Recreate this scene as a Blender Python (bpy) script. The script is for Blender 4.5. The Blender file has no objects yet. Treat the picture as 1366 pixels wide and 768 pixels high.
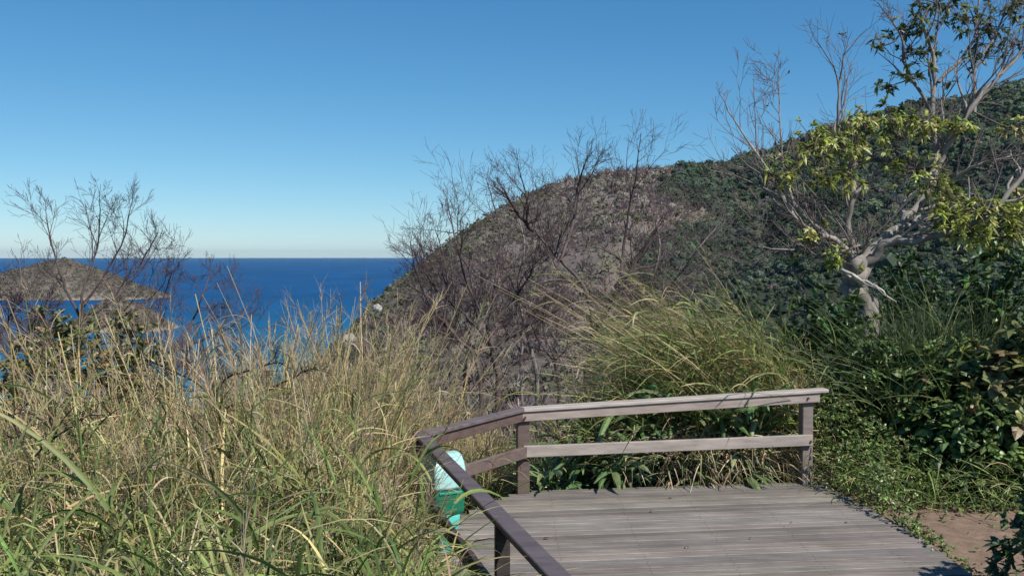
import bpy, math, random
import numpy as np
from mathutils import Vector, Matrix

SC = bpy.context.scene
COL = SC.collection
rng = np.random.default_rng(11)
RD = random.Random(5)

# ------------------------------------------------------------------ camera
F = 1312.0                      # focal length in pixels of the 1366 wide photograph
CAM = Vector((0, 0, 2.2))
PITCH = math.atan(43.0 / F)
FWD = Vector((0, math.cos(PITCH), -math.sin(PITCH)))
RGT = Vector((1, 0, 0))
UPV = Vector((0, math.sin(PITCH), math.cos(PITCH)))
SEA = -92.0


def P(px, py, d):
    return CAM + d * (FWD + (px - 683) / F * RGT - (py - 384) / F * UPV)


# ------------------------------------------------------------------ mesh builder
def nrm(a):
    return a / np.maximum(np.linalg.norm(a, axis=-1, keepdims=True), 1e-9)


def root_loc(o):
    l = Vector((0, 0, 0))
    while o is not None:
        l = l + o.location
        o = o.parent
    return l


class MB:
    def __init__(s):
        s.v, s.q, s.t, s.c, s.n = [], [], [], [], 0

    def add(s, v, q=None, t=None, c=(.5, .5, .5)):
        v = np.asarray(v, dtype=np.float32).reshape(-1, 3)
        c = np.asarray(c, dtype=np.float32)
        if c.ndim == 1:
            c = np.repeat(c[None], len(v), 0)
        s.v.append(v)
        s.c.append(c)
        if q is not None and len(q):
            s.q.append(np.asarray(q, dtype=np.int64).reshape(-1, 4) + s.n)
        if t is not None and len(t):
            s.t.append(np.asarray(t, dtype=np.int64).reshape(-1, 3) + s.n)
        s.n += len(v)

    def tube(s, pts, rs, sides=5, c=(.5, .5, .5), cap=True):
        pts = np.array([tuple(p) for p in pts], dtype=np.float64)
        rs = np.asarray(rs, dtype=np.float64)
        n = len(pts)
        T = np.empty_like(pts)
        T[1:-1] = pts[2:] - pts[:-2]
        T[0] = pts[1] - pts[0]
        T[-1] = pts[-1] - pts[-2]
        T = nrm(T)
        m = nrm(T.sum(0)[None])[0]
        ref = np.array((1., 0, 0)) if abs(m[0]) < .6 else np.array((0, 1., 0))
        A = nrm(np.cross(T, ref))
        B = np.cross(T, A)
        a = np.linspace(0, 2 * np.pi, sides, endpoint=False)
        V = pts[:, None] + rs[:, None, None] * (A[:, None] * np.cos(a)[None, :, None] + B[:, None] * np.sin(a)[None, :, None])
        i = np.arange(n - 1)[:, None] * sides
        k = np.arange(sides)[None]
        k2 = (k + 1) % sides
        q = np.stack([i + k, i + k2, i + sides + k2, i + sides + k], -1).reshape(-1, 4)
        s.add(V.reshape(-1, 3), q, None, c)

    def box(s, a, b, w, h, c=(.5, .5, .5), up=(0, 0, 1), bev=.004):
        """beam from a to b, width w (sideways), height h, centred on the line; chamfered"""
        a, b = Vector(a), Vector(b)
        t = (b - a).normalized()
        sd = t.cross(Vector(up)).normalized()
        u = sd.cross(t)
        x, z = w / 2, h / 2
        prof = [(-x + bev, -z), (x - bev, -z), (x, -z + bev), (x, z - bev), (x - bev, z), (-x + bev, z), (-x, z - bev), (-x, -z + bev)]
        v = []
        for e in (a, b):
            for (px, pz) in prof:
                v.append(e + sd * px + u * pz)
        q = [(k, (k + 1) % 8, 8 + (k + 1) % 8, 8 + k) for k in range(8)]
        q += [(0, 3, 2, 1), (0, 5, 4, 3), (0, 7, 6, 5), (8, 9, 10, 11), (8, 11, 12, 13), (8, 13, 14, 15)]
        s.add([tuple(p) for p in v], q, None, c)

    def build(s, name, mat, parent=None, smooth=False):
        me = bpy.data.meshes.new(name)
        v = np.concatenate(s.v).astype(np.float64)
        c = np.concatenate(s.c)
        if parent is not None:
            v = v - np.array(root_loc(parent))
        q = np.concatenate(s.q) if s.q else np.zeros((0, 4), int)
        t = np.concatenate(s.t) if s.t else np.zeros((0, 3), int)
        nl = len(q) * 4 + len(t) * 3
        me.vertices.add(len(v))
        me.vertices.foreach_set('co', v.astype(np.float32).ravel())
        me.loops.add(nl)
        me.loops.foreach_set('vertex_index', np.concatenate([q.ravel(), t.ravel()]).astype(np.int32))
        me.polygons.add(len(q) + len(t))
        st = np.concatenate([np.arange(len(q)) * 4, len(q) * 4 + np.arange(len(t)) * 3]).astype(np.int32)
        me.polygons.foreach_set('loop_start', st)
        me.polygons.foreach_set('use_smooth', np.full(len(q) + len(t), smooth, dtype=bool))
        me.update(calc_edges=True)
        at = me.color_attributes.new('col', 'FLOAT_COLOR', 'POINT')
        at.data.foreach_set('color', np.concatenate([c, np.ones((len(c), 1), np.float32)], 1).astype(np.float32).ravel())
        me.validate()
        if mat:
            me.materials.append(mat)
        o = bpy.data.objects.new(name, me)
        COL.objects.link(o)
        if parent is not None:
            o.parent = parent
        return o


def tag(o, label=None, cat=None, group=None, kind=None):
    if label: o['label'] = label
    if cat: o['category'] = cat
    if group: o['group'] = group
    if kind: o['kind'] = kind
    return o


def empty(name, loc, label, cat, group=None):
    o = bpy.data.objects.new(name, None)
    COL.objects.link(o)
    o.location = loc
    o.empty_display_size = .2
    return tag(o, label, cat, group)


# ------------------------------------------------------------------ ribbons (grass blades, leaves)
def prof_blade(s): return np.minimum(1, .55 + 1.6 * s) * (1 - s) ** .55 + .02
def prof_leaf(s): return np.sin(np.pi * np.clip(s, 0, 1) ** .8) ** .8 + .03
def prof_stem(s): return 1 - .65 * s


def ribbon(mb, base, d, L, g, w, n, col, prof=prof_blade, roll=.5, fold=0., tipcol=None):
    N = len(base)
    s = np.linspace(0, 1, n + 1)
    Pp = base[:, None] + L[:, None, None] * (d[:, None] * s[None, :, None] + g[:, None] * (s ** 2)[None, :, None])
    T = nrm(d[:, None] + 2 * g[:, None] * s[None, :, None])
    hor = np.cross(T, np.array((0, 0, 1.)))
    rv = rng.normal(size=(N, 1, 3)) * .15
    hor = nrm(hor + rv)
    ang = rng.normal(size=(N, 1, 1)) * roll
    side = nrm(hor * np.cos(ang) + np.cross(hor, T) * np.sin(ang))
    W = (w[:, None] * prof(s)[None])[..., None] / 2
    a, b = Pp - side * W, Pp + side * W
    C = np.repeat(col[:, None], n + 1, 1)
    if tipcol is not None:
        C = C + (tipcol[:, None] - C) * (s ** 2)[None, :, None]
    if fold:
        m = Pp - np.cross(side, T) * W * fold * -1
        V = np.stack([a, m, b], 2)
        k = 3
    else:
        V = np.stack([a, b], 2)
        k = 2
    C = np.repeat(C[:, :, None], k, 2)
    st = (np.arange(N) * (n + 1) * k)[:, None, None]
    i = (np.arange(n) * k)[None, :, None]
    j = np.arange(k - 1)[None, None]
    o = st + i + j
    q = np.stack([o, o + 1, o + k + 1, o + k], -1).reshape(-1, 4)
    mb.add(V.reshape(-1, 3), q, None, C.reshape(-1, 3))
    return Pp, T


def jit(cols, N, amt=.25, wts=None):
    cols = np.array(cols, dtype=np.float64)
    p = None if wts is None else np.array(wts) / np.sum(wts)
    i = rng.choice(len(cols), N, p=p)
    c = cols[i] * (1 + rng.normal(size=(N, 1)) * amt) * (1 + rng.normal(size=(N, 3)) * amt * .25)
    return np.clip(c, .004, .9)


# value noise ------------------------------------------------------
_H = np.random.default_rng(3).random((256, 256))


def vnoise(x, y):
    xi, yi = np.floor(x).astype(int), np.floor(y).astype(int)
    fx, fy = x - xi, y - yi
    fx = fx * fx * (3 - 2 * fx)
    fy = fy * fy * (3 - 2 * fy)
    h = lambda a, b: _H[a & 255, b & 255]
    return (h(xi, yi) * (1 - fx) + h(xi + 1, yi) * fx) * (1 - fy) + (h(xi, yi + 1) * (1 - fx) + h(xi + 1, yi + 1) * fx) * fy


def fbm(x, y, o=4):
    r, a = 0, .5
    for k in range(o):
        r = r + a * (vnoise(x + 17.3 * k, y + 9.1 * k) - .5)
        x, y, a = x * 2.03, y * 2.03, a * .5
    return r


def sst(a, b, x):
    t = np.clip((x - a) / (b - a), 0, 1)
    return t * t * (3 - 2 * t)


# ------------------------------------------------------------------ materials
def newmat(name):
    m = bpy.data.materials.new(name)
    m.use_nodes = True
    nt = m.node_tree
    nt.nodes.clear()
    out = nt.nodes.new('ShaderNodeOutputMaterial')
    return m, nt, out


def N(nt, t, **kw):
    n = nt.nodes.new(t)
    for k, v in kw.items():
        if k in n.inputs.keys():
            n.inputs[k].default_value = v
        else:
            setattr(n, k, v)
    return n


def pbsdf(nt, rough=.6, spec=.3):
    b = nt.nodes.new('ShaderNodeBsdfPrincipled')
    b.inputs['Roughness'].default_value = rough
    b.inputs['Specular IOR Level'].default_value = spec
    return b


def varied(nt, scale, lo, hi, stretch=None, coords='Object'):
    """attribute colour multiplied by a noise between lo and hi"""
    at = N(nt, 'ShaderNodeAttribute', attribute_name='col')
    tc = N(nt, 'ShaderNodeTexCoord')
    mp = N(nt, 'ShaderNodeMapping')
    if stretch: mp.inputs['Scale'].default_value = stretch
    no = N(nt, 'ShaderNodeTexNoise', Scale=scale, Detail=5.0, Roughness=.6)
    mr = N(nt, 'ShaderNodeMapRange')
    mr.inputs['From Min'].default_value = .3
    mr.inputs['From Max'].default_value = .7
    mr.inputs['To Min'].default_value = lo
    mr.inputs['To Max'].default_value = hi
    mx = N(nt, 'ShaderNodeMix', data_type='RGBA', blend_type='MULTIPLY')
    mx.inputs['Factor'].default_value = 1
    L = nt.links.new
    L(tc.outputs[coords], mp.inputs['Vector'])
    L(mp.outputs['Vector'], no.inputs['Vector'])
    L(no.outputs['Fac'], mr.inputs['Value'])
    L(at.outputs['Color'], mx.inputs[6])
    L(mr.outputs['Result'], mx.inputs[7])
    return mx.outputs[2], no


def mat_leaf(name, trans=.3, rough=.45, spec=.35, scale=9):
    m, nt, out = newmat(name)
    c, no = varied(nt, scale, .72, 1.2)
    b = pbsdf(nt, rough, spec)
    tr = N(nt, 'ShaderNodeBsdfTranslucent')
    mx = N(nt, 'ShaderNodeMixShader')
    mx.inputs[0].default_value = trans
    L = nt.links.new
    L(c, b.inputs['Base Color'])
    L(c, tr.inputs['Color'])
    L(b.outputs[0], mx.inputs[1])
    L(tr.outputs[0], mx.inputs[2])
    L(mx.outputs[0], out.inputs[0])
    return m


def mat_solid(name, rough=.7, spec=.25, scale=6, lo=.7, hi=1.25, bump=0., stretch=None, bscale=None):
    m, nt, out = newmat(name)
    c, no = varied(nt, scale, lo, hi, stretch)
    b = pbsdf(nt, rough, spec)
    L = nt.links.new
    L(c, b.inputs['Base Color'])
    if bump:
        bp = N(nt, 'ShaderNodeBump', Strength=bump, Distance=.01)
        L(no.outputs['Fac'], bp.inputs['Height'])
        L(bp.outputs[0], b.inputs['Normal'])
    L(b.outputs[0], out.inputs[0])
    return m


M = {}
M['grass'] = mat_leaf('grass_blade', .3, .5, .3, 6)
M['leaf'] = mat_leaf('broad_leaf', .22, .38, .45, 14)
M['sparse_leaf'] = mat_leaf('tree_leaf', .38, .42, .4, 14)
M['bark'] = mat_solid('bark', .85, .15, 14, .55, 1.35, .6, (1, 1, .35))
M['twig'] = mat_solid('twig', .85, .15, 5, .7, 1.3)
M['far'] = mat_solid('far_foliage', .95, .05, .06, .7, 1.35)
M['wood_stain'] = mat_solid('stained_timber', .62, .3, 26, .74, 1.2, .3, (.16, .45, .9))
M['plastic'] = mat_solid('moulded_plastic', .38, .4, 7, .88, 1.08)
M['metal'] = mat_solid('rusty_metal', .7, .3, 60, .6, 1.3)
M['rock'] = mat_solid('bare_rock', .9, .2, .35, .5, 1.3, .5)


def mat_boards():
    m, nt, out = newmat('weathered_boards')
    L = nt.links.new
    at = N(nt, 'ShaderNodeAttribute', attribute_name='col')
    tc = N(nt, 'ShaderNodeTexCoord')
    mp = N(nt, 'ShaderNodeMapping')
    mp.inputs['Rotation'].default_value = (0, 0, -.13)
    mp.inputs['Scale'].default_value = (.7, 16, 1)
    n1 = N(nt, 'ShaderNodeTexNoise', Scale=2.2, Detail=7.0, Roughness=.65)
    mp2 = N(nt, 'ShaderNodeMapping')
    mp2.inputs['Scale'].default_value = (1, 1.7, 1)
    n2 = N(nt, 'ShaderNodeTexNoise', Scale=1.3, Detail=6.0, Roughness=.62)
    n3 = N(nt, 'ShaderNodeTexNoise', Scale=38.0, Detail=4.0, Roughness=.7)
    r1 = N(nt, 'ShaderNodeMapRange')
    for n_, v in zip(('From Min', 'From Max', 'To Min', 'To Max'), (.28, .72, .62, 1.3)): r1.inputs[n_].default_value = v
    r2 = N(nt, 'ShaderNodeMapRange')
    for n_, v in zip(('From Min', 'From Max', 'To Min', 'To Max'), (.3, .7, .7, 1.22)): r2.inputs[n_].default_value = v
    r3 = N(nt, 'ShaderNodeMapRange')
    for n_, v in zip(('From Min', 'From Max', 'To Min', 'To Max'), (.3, .7, .88, 1.12)): r3.inputs[n_].default_value = v
    mu = N(nt, 'ShaderNodeMath', operation='MULTIPLY')
    mu2 = N(nt, 'ShaderNodeMath', operation='MULTIPLY')
    mx = N(nt, 'ShaderNodeMix', data_type='RGBA', blend_type='MULTIPLY')
    mx.inputs['Factor'].default_value = 1
    b = pbsdf(nt, .78, .2)
    bp = N(nt, 'ShaderNodeBump', Strength=.5, Distance=.004)
    L(tc.outputs['Object'], mp.inputs[0]); L(mp.outputs[0], n1.inputs['Vector'])
    L(tc.outputs['Object'], mp2.inputs[0]); L(mp2.outputs[0], n2.inputs['Vector'])
    L(mp.outputs[0], n3.inputs['Vector'])
    L(n1.outputs['Fac'], r1.inputs['Value']); L(n2.outputs['Fac'], r2.inputs['Value']); L(n3.outputs['Fac'], r3.inputs['Value'])
    L(r1.outputs[0], mu.inputs[0]); L(r2.outputs[0], mu.inputs[1])
    L(mu.outputs[0], mu2.inputs[0]); L(r3.outputs[0], mu2.inputs[1])
    L(at.outputs['Color'], mx.inputs[6]); L(mu2.outputs[0], mx.inputs[7])
    L(mx.outputs[2], b.inputs['Base Color'])
    L(n1.outputs['Fac'], bp.inputs['Height']); L(bp.outputs[0], b.inputs['Normal'])
    L(b.outputs[0], out.inputs[0])
    return m


M['boards'] = mat_boards()


def mat_ground():
    m, nt, out = newmat('soil')
    L = nt.links.new
    at = N(nt, 'ShaderNodeAttribute', attribute_name='col')
    tc = N(nt, 'ShaderNodeTexCoord')
    n1 = N(nt, 'ShaderNodeTexNoise', Scale=.02, Detail=6.0, Roughness=.65)
    n2 = N(nt, 'ShaderNodeTexNoise', Scale=9.0, Detail=7.0, Roughness=.7)
    r1 = N(nt, 'ShaderNodeMapRange')
    for n_, v in zip(('From Min', 'From Max', 'To Min', 'To Max'), (.3, .7, .75, 1.25)): r1.inputs[n_].default_value = v
    r2 = N(nt, 'ShaderNodeMapRange')
    for n_, v in zip(('From Min', 'From Max', 'To Min', 'To Max'), (.3, .7, .7, 1.3)): r2.inputs[n_].default_value = v
    mu = N(nt, 'ShaderNodeMath', operation='MULTIPLY')
    mx = N(nt, 'ShaderNodeMix', data_type='RGBA', blend_type='MULTIPLY')
    mx.inputs['Factor'].default_value = 1
    b = pbsdf(nt, .95, .1)
    bp = N(nt, 'ShaderNodeBump', Strength=.6, Distance=.03)
    L(tc.outputs['Object'], n1.inputs['Vector']); L(tc.outputs['Object'], n2.inputs['Vector'])
    L(n1.outputs['Fac'], r1.inputs['Value']); L(n2.outputs['Fac'], r2.inputs['Value'])
    L(r1.outputs[0], mu.inputs[0]); L(r2.outputs[0], mu.inputs[1])
    L(at.outputs['Color'], mx.inputs[6]); L(mu.outputs[0], mx.inputs[7])
    L(mx.outputs[2], b.inputs['Base Color'])
    L(n2.outputs['Fac'], bp.inputs['Height']); L(bp.outputs[0], b.inputs['Normal'])
    L(b.outputs[0], out.inputs[0])
    return m


M['soil'] = mat_ground()


def mat_sea():
    m, nt, out = newmat('sea_water')
    L = nt.links.new
    at = N(nt, 'ShaderNodeAttribute', attribute_name='col')
    tc = N(nt, 'ShaderNodeTexCoord')
    mp = N(nt, 'ShaderNodeMapping')
    mp.inputs['Scale'].default_value = (.004, .0012, 1)
    n1 = N(nt, 'ShaderNodeTexNoise', Scale=1.0, Detail=6.0, Roughness=.6)
    r1 = N(nt, 'ShaderNodeMapRange')
    for n_, v in zip(('From Min', 'From Max', 'To Min', 'To Max'), (.3, .7, .72, 1.3)): r1.inputs[n_].default_value = v
    mx = N(nt, 'ShaderNodeMix', data_type='RGBA', blend_type='MULTIPLY')
    mx.inputs['Factor'].default_value = 1
    n2 = N(nt, 'ShaderNodeTexNoise', Scale=.09, Detail=5.0, Roughness=.65)
    b = pbsdf(nt, .5, .10)
    bp = N(nt, 'ShaderNodeBump', Strength=.9, Distance=2.0)
    L(tc.outputs['Object'], mp.inputs[0]); L(mp.outputs[0], n1.inputs['Vector'])
    L(tc.outputs['Object'], n2.inputs['Vector'])
    L(n1.outputs['Fac'], r1.inputs['Value'])
    L(at.outputs['Color'], mx.inputs[6]); L(r1.outputs[0], mx.inputs[7])
    L(mx.outputs[2], b.inputs['Base Color'])
    L(n2.outputs['Fac'], bp.inputs['Height']); L(bp.outputs[0], b.inputs['Normal'])
    L(b.outputs[0], out.inputs[0])
    return m


M['sea'] = mat_sea()

# ------------------------------------------------------------------ world, sun, camera
SUN_AZ = math.atan2(.60, -.68)       # from +Y, clockwise
SUN_EL = math.radians(47)
sdir = Vector((math.sin(SUN_AZ) * math.cos(SUN_EL), math.cos(SUN_AZ) * math.cos(SUN_EL), math.sin(SUN_EL)))
w = bpy.data.worlds.new('World')
SC.world = w
w.use_nodes = True
nt = w.node_tree
nt.nodes.clear()
wo = nt.nodes.new('ShaderNodeOutputWorld')
bg = nt.nodes.new('ShaderNodeBackground')
sky = nt.nodes.new('ShaderNodeTexSky')
sky.sky_type = 'NISHITA'
sky.sun_disc = False
sky.sun_elevation = SUN_EL
sky.sun_rotation = SUN_AZ
sky.altitude = 90
sky.air_density = 0.7
sky.dust_density = 0.08
sky.ozone_density = 2.0
# the clear tropical sky is a deeper blue than the model's: grade its channels
SKS = .085
sep = nt.nodes.new('ShaderNodeSeparateColor')
cmb = nt.nodes.new('ShaderNodeCombineColor')
nt.links.new(sky.outputs[0], sep.inputs[0])
for ch, (gain, gam) in enumerate(((.90, 1.27), (.95, .91), (.98, .70))):
    m1 = nt.nodes.new('ShaderNodeMath'); m1.operation = 'MULTIPLY'; m1.inputs[1].default_value = SKS
    m2 = nt.nodes.new('ShaderNodeMath'); m2.operation = 'POWER'; m2.inputs[1].default_value = gam
    m3 = nt.nodes.new('ShaderNodeMath'); m3.operation = 'MULTIPLY'; m3.inputs[1].default_value = gain / SKS
    nt.links.new(sep.outputs[ch], m1.inputs[0]); nt.links.new(m1.outputs[0], m2.inputs[0]); nt.links.new(m2.outputs[0], m3.inputs[0])
    nt.links.new(m3.outputs[0], cmb.inputs[ch])
nt.links.new(cmb.outputs[0], bg.inputs['Color'])
nt.links.new(bg.outputs[0], wo.inputs[0])
bg.inputs['Strength'].default_value = .085

sl = bpy.data.lights.new('sun', 'SUN')
sl.energy = 5.0
sl.angle = math.radians(.55)
sl.color = (1.0, .945, .86)
so = bpy.data.objects.new('sun', sl)
COL.objects.link(so)
so.rotation_euler = sdir.to_track_quat('Z', 'Y').to_euler()
so.location = (20, -20, 30)

cd = bpy.data.cameras.new('camera')
cd.sensor_width = 36
cd.lens = 36 * F / 1366
cd.clip_end = 300000
cd.clip_start = .05
co = bpy.data.objects.new('camera', cd)
COL.objects.link(co)
co.location = CAM
co.rotation_euler = (math.pi / 2 - PITCH, 0, 0)
SC.camera = co
SC.view_settings.view_transform = 'Standard'
SC.view_settings.look = 'None'
SC.view_settings.exposure = 0.15
SC.view_settings.gamma = 1
SC.render.engine = 'CYCLES'
SC.render.resolution_x, SC.render.resolution_y = 1024, 575

# ------------------------------------------------------------------ terrain
RIDGE = np.array([(-400, 560, 560), (300, 540, 600), (400, 500, 640), (450, 456, 680), (500, 402, 730), (550, 357, 780), (600, 319, 810),
                  (640, 292, 840), (700, 257, 880), (750, 238, 910), (800, 229, 930), (850, 226, 950), (870, 226, 980), (900, 221, 1020),
                  (940, 220, 1050), (980, 219, 1060), (1020, 206, 1050), (1060, 191, 1040), (1100, 173, 1020), (1180, 152, 1000),
                  (1260, 135, 970), (1366, 116, 930), (1500, 92, 880), (1700, 66, 800), (2200, 60, 700), (4000, 60, 600)], float)
# the rail line of the near side of the deck
RA, RB = (-.727, 7.75), (.198, 4.32)


def rail_x(y): return RA[0] + (RA[1] - y) * (RB[0] - RA[0]) / (RA[1] - RB[1])


def gz(x, y):
    """height of the ground"""
    x, y = np.asarray(x, float), np.asarray(y, float)
    r = np.hypot(x, y)
    t = np.maximum(0, y - 9.4)
    fwd = .16 * t + .011 * t * t
    fwd = fwd * (1 - .62 * sst(2.0, 6.5, x))
    left = .58 - .135 * np.clip(y, -3, 9.4)
    u = np.maximum(0, -1 - x)
    left = left - .035 * u - .006 * u * u
    right = np.full_like(x, -.09) + .10 * sst(9.4, 11, y) * sst(3, 4, x) + .02 * np.maximum(0, x - 4)
    rx = np.where(y > 7.75, -.727 + (y - 7.75) * .6, rail_x(y))
    k = sst(-.35, .05, x - rx)
    deck = np.full_like(x, -.42)
    kd = sst(2.75, 3.05, x)
    rr = deck + (right - deck) * kd
    rr = rr + .30 * sst(9.45, 10.0, y) * sst(-.6, .1, x) * (1 - sst(2.9, 3.3, x)) + .36 * sst(9.7, 10.5, y) * sst(.6, 2.0, x) * (1 - sst(2.9, 3.3, x)) + .28 * sst(9.7, 10.5, y) * sst(2.9, 3.3, x)
    zl = left + (rr - left) * k - fwd
    back = np.maximum(0, r - 60)
    zl = zl - np.where(y < 0, .006 * back * back, 0)
    zl = zl + .05 * fbm(x * .9, y * .9, 3) * sst(1, 6, r) + .9 * fbm(x * .06, y * .06, 3) * sst(18, 60, r)
    zl = np.maximum(zl, -112)
    th = np.arctan2(x, np.maximum(y, 1e-6))
    th = np.where(y <= 0, np.sign(x) * 1.5, np.clip(th, -1.3, 1.3))
    px = 683 + F * np.tan(th)
    px = np.clip(px, -400, 4000)
    D = np.interp(px, RIDGE[:, 0], RIDGE[:, 2])
    ry = np.interp(px, RIDGE[:, 0], RIDGE[:, 1])
    Dr = D / np.cos(np.arctan((px - 683) / F))
    zr = CAM.z - (ry - 341) / F * D
    r0 = 190.
    uu = (r - r0) / (Dr - r0)
    zv = -88.
    zf = zv + (zr - zv) * np.clip(uu, 0, 1) ** 1.12
    zb = zr - np.maximum(0, r - Dr) * .42
    zh = np.where(uu < 1, zf, zb)
    am = np.clip((zh + 95) / 60, 0, 1) * np.where(uu < 1, 1 - .75 * sst(.82, 1, uu), .3)
    rid = np.abs(fbm(x * .008 + 4, y * .0035, 4)) * 2
    zh = zh + am * (36 * (rid - .22) + 24 * fbm(x * .012, y * .012, 4))
    zh = np.where(r < r0, -200, zh)
    return np.maximum(zl, zh)


NT_, NR_ = 760, 330
front = np.linspace(-.72, .72, 620)
back_ = np.linspace(.72, 2 * np.pi - .72, 142)[1:-1]
TH = np.concatenate([front, back_])
RR = np.concatenate([[.3], np.geomspace(.8, 30, 120), np.geomspace(31, 2600, 210)])
TT, R2 = np.meshgrid(TH, RR, indexing='ij')
X, Y = R2 * np.sin(TT), R2 * np.cos(TT)
Z = gz(X, Y)


def hill_px(x, y):
    return 683 + F * x / np.maximum(y, 1)


def scrub_mask(x, y):
    """1 on the dry scrub hump, 0 in the green forest"""
    px = hill_px(x, y)
    z = gz(x, y)
    py = 341 - (z - CAM.z) * F / np.maximum(y, 1)
    edge = 900 - .45 * np.maximum(0, py - 300) + 130 * fbm(x * .012 + 3, z * .03 + 7, 4) + 40 * sst(250, 290, py) * (1 - sst(290, 330, py))
    return 1 - sst(-35, 35, px - edge)


def ground_col(x, y, z):
    r = np.hypot(x, y)
    n = fbm(x * .6, y * .6, 4)[..., None]
    n2 = fbm(x * .02, y * .02, 4)[..., None]
    near = np.array((.13, .10, .07)) * (1 + n * .9)
    dirt = np.array((.235, .165, .12)) * (1 + n * .35)
    kd = (sst(3.0, 3.3, x) * sst(4, 6, y) * (1 - sst(9.0, 9.6, y)) * (1 - sst(5.6, 6.4, x)))[..., None]
    c = near + (dirt - near) * kd
    sm = scrub_mask(x, y)[..., None]
    forest = np.array((.050, .060, .042)) * (1 + n2)
    scrub = np.array((.14, .117, .104)) * (1 + n2 * 1.2)
    rk = sst(.10, .2, fbm(x * .022 + 31, z * .05 + 2, 4) + .25 * np.exp(-((hill_px(x, y) - 850) / 90) ** 2 - ((341 - (z - 2.2) * F / np.maximum(y, 1) - 262) / 32) ** 2))[..., None]
    scrub = scrub + (np.array((.24, .215, .18)) - scrub) * rk * .75
    hill = forest + (scrub - forest) * sm
    kh = sst(60, 160, r)[..., None]
    c = c + (hill - c) * kh
    # bare sea cliff just above the water
    cl = (1 - sst(3, 9, z - SEA + 6 * fbm(x * .03, y * .03, 3)))[..., None] * kh
    return np.clip(c + (np.array((.30, .26, .21)) - c) * cl * .8, .01, .8)


C = ground_col(X, Y, Z)
nt_, nr_ = X.shape
i, j = np.meshgrid(np.arange(nt_), np.arange(nr_ - 1), indexing='ij')
i2 = (i + 1) % nt_
q = np.stack([i * nr_ + j, i * nr_ + j + 1, i2 * nr_ + j + 1, i2 * nr_ + j], -1).reshape(-1, 4)
mb = MB()
mb.add(np.stack([X, Y, Z], -1).reshape(-1, 3), q, None, C.reshape(-1, 3))
# closing fan under the camera
mb.add([(0, 0, float(gz(0, .01)))] + [tuple(p) for p in np.stack([X[:, 0], Y[:, 0], Z[:, 0]], -1)], None,
       [(0, k + 1, (k + 1) % nt_ + 1) for k in range(nt_)], (.13, .10, .07))
tag(mb.build('ground', M['soil'], smooth=True), kind='structure')

# sea
mb = MB()
rs = np.concatenate([[150], np.geomspace(200, 42000, 70)])
ts = np.linspace(0, 2 * np.pi, 128, endpoint=False)
Rg, Tg = np.meshgrid(rs, ts, indexing='ij')
sx, sy = Rg * np.sin(Tg), Rg * np.cos(Tg)
shal = np.exp(-np.maximum(0, np.hypot(sx + 30, sy - 620) - 200) / 480)[..., None]
deep = np.array((.0012, .058, .178))
cs = deep + (np.array((.012, .19, .30)) - deep) * shal
n0, n1 = Rg.shape
i, j = np.meshgrid(np.arange(n0 - 1), np.arange(n1), indexing='ij')
j2 = (j + 1) % n1
q = np.stack([i * n1 + j, i * n1 + j2, (i + 1) * n1 + j2, (i + 1) * n1 + j], -1).reshape(-1, 4)
mb.add(np.stack([sx, sy, np.full_like(sx, SEA)], -1).reshape(-1, 3), q, None, cs.reshape(-1, 3))
tag(mb.build('sea', M['sea'], smooth=True), kind='structure')


# ------------------------------------------------------------------ far vegetation
def clump_mesh(n_sh, flat=.8, fs=1.0):
    """unit clump of random small faces on a lumpy dome"""
    v, q = [], []
    for k in range(n_sh):
        a = RD.uniform(0, 6.283)
        zz = RD.uniform(-.15, 1)
        rr = math.sqrt(max(0, 1 - zz * zz)) * RD.uniform(.75, 1.05)
        c = Vector((rr * math.cos(a), rr * math.sin(a), zz * flat * RD.uniform(.85, 1.1)))
        nrm_ = (c + Vector((RD.gauss(0, .35), RD.gauss(0, .35), RD.gauss(0, .35) + .2))).normalized()
        t1 = nrm_.orthogonal().normalized()
        t1.rotate(Matrix.Rotation(RD.uniform(0, 6.28), 3, nrm_))
        t2 = nrm_.cross(t1)
        s1, s2 = RD.uniform(.16, .34) * fs, RD.uniform(.13, .27) * fs
        b = len(v)
        for (e, f) in ((-1, -1), (1, -.8), (.9, 1), (-.8, .9)):
            v.append(tuple(c + t1 * s1 * e * RD.uniform(.7, 1.2) + t2 * s2 * f * RD.uniform(.7, 1.2)))
        q.append((b, b + 1, b + 2, b + 3))
    return np.array(v), np.array(q)


def twig_mesh(n_tw):
    """unit leafless bush: thin upright slivers"""
    v, q = [], []
    for k in range(n_tw):
        a = RD.uniform(0, 6.283)
        d = Vector((math.cos(a) * RD.uniform(.1, .8), math.sin(a) * RD.uniform(.1, .8), RD.uniform(.5, 1.0)))
        s = d.cross(Vector((RD.gauss(0, 1), RD.gauss(0, 1), .2))).normalized() * RD.uniform(.03, .07)
        o = d * RD.uniform(0, .35)
        b = len(v)
        v += [tuple(o - s), tuple(o + s), tuple(d + s * .4), tuple(d - s * .4)]
        q.append((b, b + 1, b + 2, b + 3))
    return np.array(v), np.array(q)


ICO = None


def ico_mesh(sub=1):
    import bmesh
    bm = bmesh.new()
    bmesh.ops.create_icosphere(bm, subdivisions=sub, radius=1)
    v = np.array([tuple(x.co) for x in bm.verts])
    t = np.array([[x.index for x in f.verts] for f in bm.faces])
    bm.free()
    return v, t


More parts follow.
